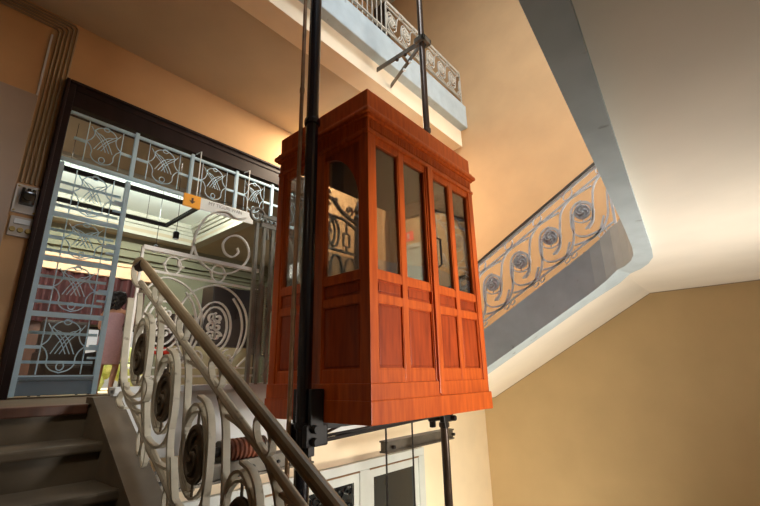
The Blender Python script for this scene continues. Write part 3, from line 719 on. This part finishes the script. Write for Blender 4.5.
# ---- hanging sign
YS = 4.80
p = lambda x, y: aty(x, y, YS)
a = p(184.5, 190); b = p(201, 196.5); c = p(253, 216); zt, zb = (a.z + c.z) / 2, (p(184.5, 203).z + p(252, 227).z) / 2
sg = thing('hanging_sign', ((a.x + c.x) / 2, YS, zb), 'hanging sign with orange arrow panel and pale lettering panel below the transom grille', 'sign')
obj('arrow_panel', B((a.x, YS - .012, zb), (b.x, YS + .012, zt), .003), 'yellow', sg, 'orange panel with a dark arrow')
obj('text_panel', B((b.x, YS - .010, zb + .006), (c.x, YS + .010, zt - .004), .003), 'signwhite', sg, 'pale panel with grey lettering')
cx, cz = (a.x + b.x) / 2, (zt + zb) / 2; k = (zt - zb) * .24
poly_ = [(-.32, 1), (.32, 1), (.32, 0), (.95, 0), (0, -1), (-.95, 0), (-.32, 0)]
bm = new(); poly(bm, [(cx + x * k, YS - .0125, cz + z * k) for x, z in poly_], (0, -.002, 0)); obj('arrow', bm, 'inkdark', sg, 'dark down arrow')
def text(body, size, loc, m, parent, name='lettering', rotz=0, align='LEFT'):
    cu = bpy.data.curves.new(name, 'FONT'); cu.body = body; cu.size = size; cu.extrude = .0008; cu.align_x = align
    t = bpy.data.objects.new('tmp', cu); COL.objects.link(t)
    dg = bpy.context.evaluated_depsgraph_get(); me = bpy.data.meshes.new_from_object(t.evaluated_get(dg)); bpy.data.objects.remove(t)
    o = bpy.data.objects.new(name, me); COL.objects.link(o); me.materials.clear(); me.materials.append(M[m])
    me.transform(Matrix.Rotation(rotz, 4, 'Z') @ Matrix.Rotation(PI / 2, 4, 'X')); o.parent = parent; o.location = V(loc) - world_loc(parent); return o
text('MY TIGURI WAN', .062, (b.x + .10, YS - .0125, cz + .015), 'ink', sg); text('Mtatsminda', .05, (b.x + .26, YS - .0125, cz - .065), 'ink', sg)
for x in (p(197, 192).x, p(247, 207).x):
    bm = new(); tube(bm, [(x, YS, zt), (x, YS, zt + .62), (x, YG - .09, zt + .64)], .007, 6); obj('hanger', bm, 'signwhite', sg)
# ---- switch boxes, conduits and trunking left of the opening
YW = YG
def plate(name, q, label, cat_):
    xs = [aty(x, y, YW - .02) for x, y in q]; x0 = sum(p.x for p in (xs[0], xs[3])) / 2; x1 = sum(p.x for p in (xs[1], xs[2])) / 2
    z1 = (xs[0].z + xs[1].z) / 2; z0 = (xs[2].z + xs[3].z) / 2
    t = thing(name, ((x0 + x1) / 2, YW, z0), label, cat_); obj('back_plate', B((x0, YW - .03, z0), (x1, YW + .0, z1), .005), 'plate', t); return t, x0, x1, z0, z1
t, x0, x1, z0, z1 = plate('rotary_switch', ((18, 183), (42, 190), (35, 216), (9, 211)), 'black rotary switch on a grey plate beside the dark door frame', 'switch')
cx, cz = (x0 + x1) / 2, (z0 + z1) / 2 + .005
bm = new(); box(bm, (cx - .062, YW - .09, cz - .075), (cx + .062, YW - .03, cz + .065), .025); obj('switch_body', bm, 'bakelite', t, sm=True)
bm = new(); lathe(bm, [(.035, -.02), (.035, 0)], (cx, YW - .09, cz), 'y', 16); obj('knob', bm, 'bakelite', t)
for dx in (-.04, 0, .04): bm = new(); box(bm, (cx + dx - .013, YW - .07, cz + .06), (cx + dx + .013, YW - .035, cz + .10), .005); obj('terminal', bm, 'bakelite', t)
for dx in (x0 + .02, x1 - .02):
    for dz in (z0 + .02, z1 - .02): bm = new(); lathe(bm, [(.008, -.006), (.010, 0)], (dx, YW - .03, dz), 'y', 8); obj('screw', bm, 'brass', t)
t, x0, x1, z0, z1 = plate('fuse_panel', ((11, 215), (35, 220), (29, 239), (6, 234)), 'small grey panel with three brass fuses below the black rotary switch', 'fuse panel')
cx = (x0 + x1) / 2
bm = new(); box(bm, (cx - .06, YW - .045, z1 - .075), (cx + .06, YW - .028, z1 - .025), .003); obj('label_strip', bm, 'signwhite', t, 'white label strip')
for dx in (-.058, 0, .058): bm = new(); lathe(bm, [(.021, -.025), (.024, -.02), (.024, 0)], (cx + dx, YW - .03, z0 + .06), 'y', 12); obj('fuse', bm, 'brass', t)
for i in range(5):
    xa = .665 - i * .037; za = 3.86 - i * .037
    bm = new(); pts = [(xa - .015, YW - .018, 1.88), (xa, YW - .018, za - .03), (xa - .03, YW - .018, za), (XL + .02, YW - .018, za)]
    tube(bm, pts, .0125, 6)
    lab = ('brown conduit rising to the ceiling, ' + ('outermost of five, nearest the dark door frame' if i == 0 else 'innermost of five, beside the white trunking' if i == 4 else ('second', 'third', 'fourth')[i - 1] + ' from the dark door frame'))
    tag(obj('conduit', bm, 'conduit', sm=True), lab, 'conduit', 'conduits above the rotary switch')
bm = new(); box(bm, (.452, YW - .022, .9), (.470, YW - .001, 3.62)); tag(obj('cable_trunking', bm, 'cablewhite'), 'bluish white cable trunking running down the wall left of the conduits', 'trunking')

# ================================================================== the lobby beyond the gate
lc = thing('track_light', (2.3, 7.1, 2.75), 'black rectangular track light frame hanging from the lobby ceiling', 'lamp')
zt = 2.75
P4 = [atz(198, 208, zt), atz(168, 227, zt), atz(100, 207.5, zt), atz(100, 181, zt)]
xr = (P4[0].x + P4[1].x) / 2; yn, yf = P4[0].y, P4[1].y
for q in (((.9, yn, zt), (xr + .025, yn + .05, zt + .06)), ((.9, yf, zt), (xr + .025, yf + .05, zt + .06)), ((xr - .025, yn, zt), (xr + .025, yf, zt + .06)), ((.9, yn, zt), (.95, yf, zt + .06))):
    obj('track', B(*q), 'blackmatte', lc)
for x, y in ((xr - .35, yn + .025), (xr - .35, yf + .025), (1.1, yn + .025), (1.1, yf + .025)): bm = new(); tube(bm, [(x, y, zt + .06), (x, y, 3.495)], .004, 5); obj('wire', bm, 'black', lc)
def pendant(x, y, z, lab):
    t = thing('pendant_lamp', (x, y, z), lab, 'lamp', 'pendant spots in the lobby')
    bm = new(); tube(bm, [(x, y, z + .10), (x, y, 3.98 if y > 7.8 else 3.5)], .006, 5); obj('cord', bm, 'black', t)
    bm = new(); lathe(bm, [(.05, z), (.055, z + .02), (.055, z + .13), (.02, z + .16)], (x, y, 0), 'z', 12); obj('lamp_shade', bm, 'black', t)
    bm = new(); lathe(bm, [(.02, z - .012), (.045, z + .002)], (x, y, 0), 'z', 12); obj('bulb', bm, 'signwhite', t)
q = atz(175.5, 239, 2.55); pendant(q.x, q.y, 2.55, 'black pendant spot hanging at the right end of the track light frame')
q = atz(155, 252, 2.55); pendant(q.x, q.y, 2.55, 'small black pendant spot hanging lower, left of the other pendant')
# curtains with a peach pelmet at the far wall
t = thing('curtain', (1.6, 11.35, .0), 'dark red curtain under a peach pelmet at the far end of the lobby', 'curtain')
bm = new(); n = 150; front = []; back = []
for i in range(n + 1):
    x = -1.3 + (3.95 + 1.3) * i / n; d = .05 * math.sin(i * .9)
    front.append((x, 11.28 + d)); back.append((x, 11.33 + d))
pl = front + back[::-1]
poly(bm, [(x, y, 1.28) for x, y in pl], (0, 0, 1.2)); obj('drape', bm, 'curtain', t)
bm = new(); box(bm, (-1.4, 11.2, 2.42), (4.05, 11.42, 2.74), .01); box(bm, (-1.4, 11.16, 2.70), (4.05, 11.42, 2.78), .01); obj('pelmet', bm, 'pelmet', t, 'peach pelmet')
tag(obj('wood_panel', B((-1.5, 11.40, -.22), (2.5, 11.47, 1.3), .01), 'wooddark'), 'red brown wooden wall panel under the curtain behind the gate leaf', 'panel')
# reception furniture
rc = thing('reception_desk', (4.0, 7.2, -.23), 'dark espresso desk with a yellowish front behind the white landing railing', 'desk')
obj('front_panel', B((2.95, 7.0, -.23), (4.45, 7.06, .55), .006), 'creamfront', rc, 'yellowish front')
obj('carcass', B((2.98, 7.06, -.23), (4.42, 7.6, .60), .006), 'browncabinet', rc)
obj('top', B((2.9, 6.95, .56), (4.5, 7.65, 1.05), .01), 'browncabinet', rc)
cb = thing('cabinet', (4.2, 7.9, -.23), 'tall dark cabinet behind the desk, right of the oval scrolls', 'cabinet')
obj('carcass', B((3.95, 7.75, -.23), (4.95, 8.2, 1.80), .008), 'browncabinet', cb)
for x in (3.97, 4.46): obj('door', B((x, 7.73, .1), (x + .47, 7.755, 1.75), .004), 'browncabinet', cb)
rb = thing('stool', (2.85, 6.9, -.23), 'low stool with a red seat beside the reception desk', 'stool')
bm = new(); lathe(bm, [(.15, .40), (.17, .42), (.17, .48), (.14, .50)], (2.75, 7.0, 0), 'z', 16); obj('seat', bm, 'red', rb)
for a in range(4): bm = new(); tube(bm, [(2.75 + .10 * math.cos(a * PI / 2 + .7), 7.0 + .10 * math.sin(a * PI / 2 + .7), .41), (2.75 + .16 * math.cos(a * PI / 2 + .7), 7.0 + .16 * math.sin(a * PI / 2 + .7), -.23)], .015, 6); obj('leg', bm, 'black', rb)
t = thing('armchair', (1.9, 8.6, -.23), 'dark high-backed armchair behind the gate leaf in the lobby', 'chair')
obj('seat', B((1.6, 8.3, .05), (2.3, 9.0, .28), .05), 'browncabinet', t); obj('backrest', B((1.6, 8.95, .1), (2.3, 9.12, 1.05), .05), 'browncabinet', t)
for x in (1.55, 2.25): obj('armrest', B((x, 8.3, .0), (x + .1, 9.0, .5), .03), 'browncabinet', t)
for x in (1.6, 2.25):
    for y in (8.35, 9.0): bm = new(); lathe(bm, [(.02, -.23), (.03, .02)], (x + .03, y, 0), 'z', 8); obj('leg', bm, 'black', t)
# lit strip window in the right lobby wall
wn = structroot('window_2', (7.59, 8.3, 2.6)); obj('pane', B((7.57, 8.6, 2.95), (7.59, 10.2, 3.35)), 'winlight', wn); bm = new(); box(bm, (7.55, 8.5, 2.9), (7.6, 8.6, 3.4)); box(bm, (7.55, 10.2, 2.9), (7.6, 10.3, 3.4)); box(bm, (7.55, 9.35, 2.9), (7.6, 9.42, 3.4)); obj('window_frame', bm, 'cornice', wn)

# ================================================================== right wall door and exit sign (seen through the car)
dr = structroot('door_2', (XW, 4.4, ZL))
bm = new()
for y in (3.98, 4.74): box(bm, (XW - .05, y, ZL), (XW, y + .08, 2.30), .006)
box(bm, (XW - .05, 3.98, 2.24), (XW, 4.82, 2.32), .006); obj('door_frame', bm, 'doorgrey', dr)
obj('door_leaf', B((XW - .03, 4.06, ZL), (XW, 4.74, 2.24)), 'doorgrey', dr)
for y in (4.10, 4.43):
    for z0, z1 in ((.05, .7), (.8, 1.5), (1.6, 2.18)):
        bm = new(); box(bm, (XW - .04, y, z0), (XW - .028, y + .27, z1), .006); obj('door_panel', bm, 'doorgrey', dr)
bm = new(); lathe(bm, [(.025, -.05), (.03, -.03), (.015, 0)], (XW - .03, 4.12, .9), 'x', 10); obj('door_handle', bm, 'brass', dr)
q = atx(406.5, 237, XW - .02)
es = thing('exit_sign', (XW, q.y, q.z - .08), 'small red sign with a white mark above the grey door, seen through the lift glass', 'sign')
obj('panel', B((XW - .025, q.y - .15, q.z - .09), (XW - .002, q.y + .15, q.z + .09), .004), 'redlit', es)
bm = new(); y = q.y
box(bm, (XW - .028, y - .07, q.z - .05), (XW - .024, y - .03, q.z + .05)); box(bm, (XW - .028, y + .02, q.z - .05), (XW - .024, y + .035, q.z + .05)); box(bm, (XW - .028, y + .035, q.z + .03), (XW - .024, y + .07, q.z + .05)); obj('mark', bm, 'signwhite', es, 'white mark')

# ================================================================== ground floor doors under the landing
gd = structroot('door_3', (2.8, 3.1, -4.1))
Yd = 3.08
bm = new(); box(bm, (1.2, Yd, -.87), (4.29, YE, -.79), .006); box(bm, (1.2, Yd + .02, -4.1), (1.28, YE, -.87)); box(bm, (4.18, Yd + .0, -4.1), (4.29, YE, -.87), .006); box(bm, (3.22, Yd, -4.1), (3.36, YE, -.87), .006); box(bm, (2.05, Yd, -4.1), (2.15, YE, -.87), .006)
obj('door_frame', bm, 'doorwhite', gd)
for x0, x1, kind in ((1.28, 2.05, 'milk'), (2.15, 3.22, 'grille'), (3.36, 4.18, 'dark')):
    bm = new(); w = .07
    box(bm, (x0, Yd + .015, -.96), (x1, YE, -.87)); box(bm, (x0, Yd + .015, -4.1), (x0 + w, YE, -.96)); box(bm, (x1 - w, Yd + .015, -4.1), (x1, YE, -.96)); box(bm, (x0 + w, Yd + .015, -4.1), (x1 - w, YE, -3.2))
    lf = obj('door_leaf', bm, 'doorwhite', gd)
    obj('pane', B((x0 + w, Yd + .035, -3.2), (x1 - w, Yd + .04, -.96)), 'glasspane' if kind == 'milk' else 'glassdark', lf)
    bm = new(); box(bm, (x0, Yd + .0, -.885), (x1, Yd + .02, -.872)); obj('drip_bead', bm, 'copper', lf)
    if kind == 'grille':
        bm = new(); random.seed(8)
        for i in range(9):
            for j in range(12):
                c = (x0 + w + .06 + i * .10, -1.02 - j * .13)
                a0 = random.random() * 6
                strap(bm, [V((p.x, Yd + .02, p.y)) for p in spiral(c, .058, .012, a0, a0 + (7 if (i + j) % 2 else -7), 14)], .008, .012, (0, 1, 0))
        obj('leaf_grille', bm, 'black', lf)
# upstairs wall seen through the balcony railing: grey door and a red cabinet
ud = structroot('door_4', (3.3, YG, 4.6))
bm = new(); box(bm, (2.5, YG - .05, 4.6), (4.35, YG, 7.2), .01); obj('door_leaf', bm, 'doorgrey', ud)
for x in (2.6, 3.05, 3.5, 3.95): obj('door_panel', B((x, YG - .07, 4.8), (x + .33, YG - .045, 7.0), .01), 'doorgrey', ud)
t = thing('fire_cabinet', (5.1, YG, 5.3), 'red cabinet on the upstairs wall behind the balcony railing', 'cabinet')
q = aty(402, 33, YG - .1); obj('body', B((q.x - .25, YG - .2, q.z - .4), (q.x + .25, YG, q.z + .15), .01), 'red', t); obj('door', B((q.x - .22, YG - .21, q.z - .37), (q.x + .22, YG - .195, q.z + .12), .004), 'red', t)
tag(obj('wardrobe', B((q.x - .95, YG - .35, 4.6), (q.x - .30, YG - .01, q.z + .9), .015), 'browncabinet'), 'dark wardrobe against the upstairs wall beside the red cabinet', 'cabinet')

# ================================================================== the woman walking away in the lobby
WXp = aty(102, 398, 7.75); wx, wy, wz = WXp.x, 7.75, -.225
wo = thing('person', (wx, wy, wz), 'woman with curly black hair in a mauve sleeveless dress, seen from behind beside the gate', 'person')
HT = 1.62
f = V((.62, .78, 0)).normalized()           # the way she faces, away from the camera and to the right
rt = V((f.y, -f.x, 0))
def bp(r_, fw, up): return V((wx, wy, wz)) + rt * r_ + f * fw + V((0, 0, up))
def skin_mesh(name, joints, edges, m, parent, sub=2, root=0):
    me = bpy.data.meshes.new(name); me.from_pydata([j[0] for j in joints], edges, []); o = bpy.data.objects.new(name, me); COL.objects.link(o)
    md = o.modifiers.new('s', 'SKIN'); md.use_smooth_shade = True
    for i, j in enumerate(joints):
        sv = me.skin_vertices[0].data[i]; sv.radius = j[1] if isinstance(j[1], tuple) else (j[1], j[1]); sv.use_root = (i == root)
    s = o.modifiers.new('d', 'SUBSURF'); s.levels = sub; s.render_levels = sub
    dg = bpy.context.evaluated_depsgraph_get(); m2 = bpy.data.meshes.new_from_object(o.evaluated_get(dg)); bpy.data.objects.remove(o)
    bm = bmesh.new(); bm.from_mesh(m2); return obj(name, bm, m, parent, sm=True)
J = []; Ed = []
def jt(r_, fw, up, rad, prev=None):
    J.append((bp(r_, fw, up), rad)); i = len(J) - 1
    if prev is not None: Ed.append((prev, i))
    return i
pel = jt(0, 0, .90, (.135, .10)); wai = jt(0, .01, 1.06, (.105, .085), pel); che = jt(0, .0, 1.22, (.125, .09), wai); nb = jt(0, .0, 1.34, (.085, .06), che)
nk = jt(0, .01, 1.41, (.046, .046), nb); ch = jt(0, .03, 1.46, (.055, .06), nk); hd_ = jt(0, .035, 1.54, (.068, .085), ch); ht = jt(0, .03, 1.60, (.045, .055), hd_)
for s in (-1, 1):
    hp = jt(.085 * s, 0, .84, (.085, .085), pel); kn = jt(.085 * s, .03 + .07 * s, .47, .05, hp); ca = jt(.085 * s, .0 + .05 * s, .34, .047, kn); an = jt(.08 * s, -.03 + .05 * s, .085, .032, ca); ft = jt(.085 * s, .06 + .05 * s, .03, (.036, .026), an); jt(.09 * s, .14 + .05 * s, .022, (.032, .018), ft)
    sh = jt(.165 * s, .0, 1.32, .045, nb)
    if s > 0: el = jt(.25, .14, 1.17, .037, sh); wr = jt(.20, .30, 1.32, .026, el); hnd = jt(.19, .34, 1.37, (.03, .018), wr)
    else: el = jt(-.23, .06, 1.09, .037, sh); wr = jt(-.16, .24, 1.03, .026, el); hnd = jt(-.13, .29, 1.05, (.03, .018), wr)
    for k in range(4): 
        dirv = (.012 - .008 * k, .05, .035 - .012 * k) if s > 0 else (.03, .035, .02 - .016 * k)
        b0 = J[hnd][0]
        J.append((b0 + rt * dirv[0] + f * dirv[1] * .7 + V((0, 0, dirv[2])), .009)); Ed.append((hnd, len(J) - 1)); i1 = len(J) - 1
        J.append((b0 + rt * (dirv[0] * 1.2 - .012 * s) + f * (dirv[1] * (1.1 + .1 * (k in (1, 2)))) + V((0, 0, dirv[2] * 1.4)), .007)); Ed.append((i1, len(J) - 1))
    J.append((J[hnd][0] + rt * (-.03 * s) + f * .01 + V((0, 0, .025)), .009)); Ed.append((wr, len(J) - 1))
skin_mesh('body', J, Ed, 'skin', wo)
# face: nose, eyes, mouth, ears in one small mesh each
hc = bp(0, .04, 1.535)
bm = new(); lathe(bm, [(.014, -.02), (.010, .02), (.003, .035)], (0, 0, 0), 'z', 8); bmesh.ops.transform(bm, matrix=Matrix.Translation(bp(0, .128, 1.525)), verts=bm.verts); obj('nose', bm, 'skin', wo, sm=True)
for s in (-1, 1):
    bm = new(); bmesh.ops.create_icosphere(bm, subdivisions=2, radius=.011, matrix=Matrix.Translation(bp(.03 * s, .115, 1.55))); obj('eye', bm, 'hair', wo, sm=True)
    bm = new(); bmesh.ops.create_icosphere(bm, subdivisions=2, radius=.022, matrix=Matrix.Translation(bp(.073 * s, .03, 1.53)) @ Matrix.Diagonal((.5, .7, 1.2, 1))); obj('ear', bm, 'skin', wo, sm=True)
bm = new(); bmesh.ops.create_icosphere(bm, subdivisions=2, radius=.018, matrix=Matrix.Translation(bp(0, .117, 1.485)) @ Matrix.Diagonal((1.1, 1.1, .35, 1))); obj('mouth', bm, 'dress', wo, sm=True)
# dress: lofted rings
bm = new(); prof = [(.495, .150, .110, .02), (.50, .156, .118, .02), (.62, .172, .132, .012), (.80, .192, .152, 0), (.92, .184, .152, -.012), (1.03, .138, .112, 0), (1.10, .126, .104, .006), (1.20, .146, .116, .008), (1.27, .150, .108, .004), (1.305, .140, .09, 0), (1.31, .12, .075, 0)]
rings = []
for z, a, b_, of in prof:
    rings.append([bm.verts.new(bp(a * math.cos(2 * PI * k / 28), of + b_ * math.sin(2 * PI * k / 28) , z)) for k in range(28)])
for a, b_ in zip(rings, rings[1:]):
    for k in range(28): bm.faces.new((a[k], a[(k + 1) % 28], b_[(k + 1) % 28], b_[k]))
obj('dress', bm, 'dress', wo, sm=True)
# hair: curly bob
bm = new(); random.seed(3)
bmesh.ops.create_icosphere(bm, subdivisions=3, radius=.1, matrix=Matrix.Translation(bp(0, -.005, 1.56)) @ Matrix.Diagonal((1.15, 1.1, 1.05, 1)))
for i in range(110):
    a = random.uniform(0, 2 * PI); up = random.uniform(-.17, .09)
    d = rt * math.cos(a) + f * math.sin(a)
    if math.sin(a) > .45 and up < .04: continue
    rr = .10 * math.sqrt(max(.2, 1 - (up / .13) ** 2 * (1 if up > 0 else .35)))
    bmesh.ops.create_icosphere(bm, subdivisions=1, radius=random.uniform(.028, .042), matrix=Matrix.Translation(bp(0, -.01, 1.555 + up) + d * rr))
obj('hair', bm, 'hair', wo, sm=True)
for s in (-1, 1):
    bm = new(); c = bp(.085 * s, .055 + .05 * s, .012)
    pts = [c - f * .085, c - f * .02, c + f * .06, c + f * .12]
    sweep(bm, pts, [(-.038, -.012), (.038, -.012), (.036, .012), (-.036, .012)], tuple(V((0, 0, 1)))); obj('shoe', bm, 'shoe', wo)

# ================================================================== light
def area(name, loc, rot, sx, sy, power, col=(1, 1, 1)):
    l = bpy.data.lights.new(name, 'AREA'); l.shape = 'RECTANGLE'; l.size = sx; l.size_y = sy; l.energy = power; l.color = col
    o = bpy.data.objects.new(name, l); COL.objects.link(o); o.location = loc; o.rotation_euler = rot; return o
def aim(name, loc, d, sx, sy, power, col):
    o = area(name, loc, (0, 0, 0), sx, sy, power, col); o.rotation_euler = V(d).to_track_quat('-Z', 'Y').to_euler(); return o

g_ = aim('assumed_upper_window_light', (4.2, -3.0, 3.2), (.30, 1, .10), 3.0, 3.0, 108, (1, .96, .90)); g_.data.spread = math.radians(75)  # light for an assumed window high behind the camera; wall_back has no opening
aim('stairwell_fill_light', (2.1, 1.0, 6.4), (.55, .0, -.83), .9, 2.6, 150, (.82, .92, 1))  # added light high in the well for the right stringer; no skylight is built
g_ = aim('ground_fill_light', (3.1, .6, -3.9), (.36, .70, .62), 1.4, 1.4, 98, (1, .90, .72)); g_.data.spread = math.radians(95)  # added fill shining up the well, standing in for light from below
g_ = aim('soffit_fill_light', (3.9, -.3, -3.9), (.0, .08, 1), 1.2, 1.2, 27, (1, .94, .84)); g_.data.spread = math.radians(76)  # added fill pointing up to brighten the half landing's soffit
g_ = aim('assumed_lower_window_light', (3.9, -2.95, -.5), (-.27, 1, .22), 1.6, 1.4, 37, (1, .95, .87)); g_.data.spread = math.radians(50)  # assumed low window, narrowed to light the car front; the back wall is solid
area('assumed_landing_light', (4.2, 4.4, 3.88), (0, 0, 0), .4, .4, 170, (1, .82, .6))  # assumed overhead light hidden behind the car; no lamp fixture is built
aim('coffer_fill_light', (2.1, 8.1, 3.72), (0, 1, -.2), 5.0, .2, 270, (.90, 1, .93))  # added strip, kept out of view, to brighten the coffer
aim('lobby_side_fill_light', (-1.45, 7.4, 1.0), (.9, .35, .2), 2.5, 1.5, 50, (1, .97, .9))  # added fill hidden left of the opening; the wall there has no window
aim('lobby_front_fill_light', (2.3, 6.4, 3.45), (0, 0.1, -1), .6, .6, 14, (1, .93, .82))  # added overhead fill to brighten the woman and the front of the lobby
g_ = aim('railing_fill_light', (-.75, 1.2, 2.2), (1.5, 1.75, -2.1), .3, .3, 3.6, (1, .90, .74)); g_.data.spread = math.radians(62)  # added fill to brighten the near railing; no fixture on the left wall
sun = bpy.data.lights.new('sun', 'SUN'); sun.energy = 14; sun.angle = .01; sun.color = (1, .93, .8)
so = bpy.data.objects.new('sun', sun); COL.objects.link(so); so.rotation_euler = (math.radians(-48), 0, math.radians(20))
w = bpy.data.worlds.new('sky'); S.world = w; w.use_nodes = True
bg = w.node_tree.nodes['Background']; sk = w.node_tree.nodes.new('ShaderNodeTexSky'); sk.sky_type = 'HOSEK_WILKIE'; sk.turbidity = 9
w.node_tree.links.new(sk.outputs[0], bg.inputs[0]); bg.inputs[1].default_value = 4
S.view_settings.view_transform = 'Standard'; S.view_settings.look = 'None'; S.view_settings.exposure = 0
S.cycles.use_denoising = True
S.cycles.max_bounces = 8; S.cycles.diffuse_bounces = 5; S.cycles.glossy_bounces = 4; S.cycles.transparent_max_bounces = 16
S.cycles.caustics_reflective = False; S.cycles.caustics_refractive = False
S.cycles.sample_clamp_indirect = 4
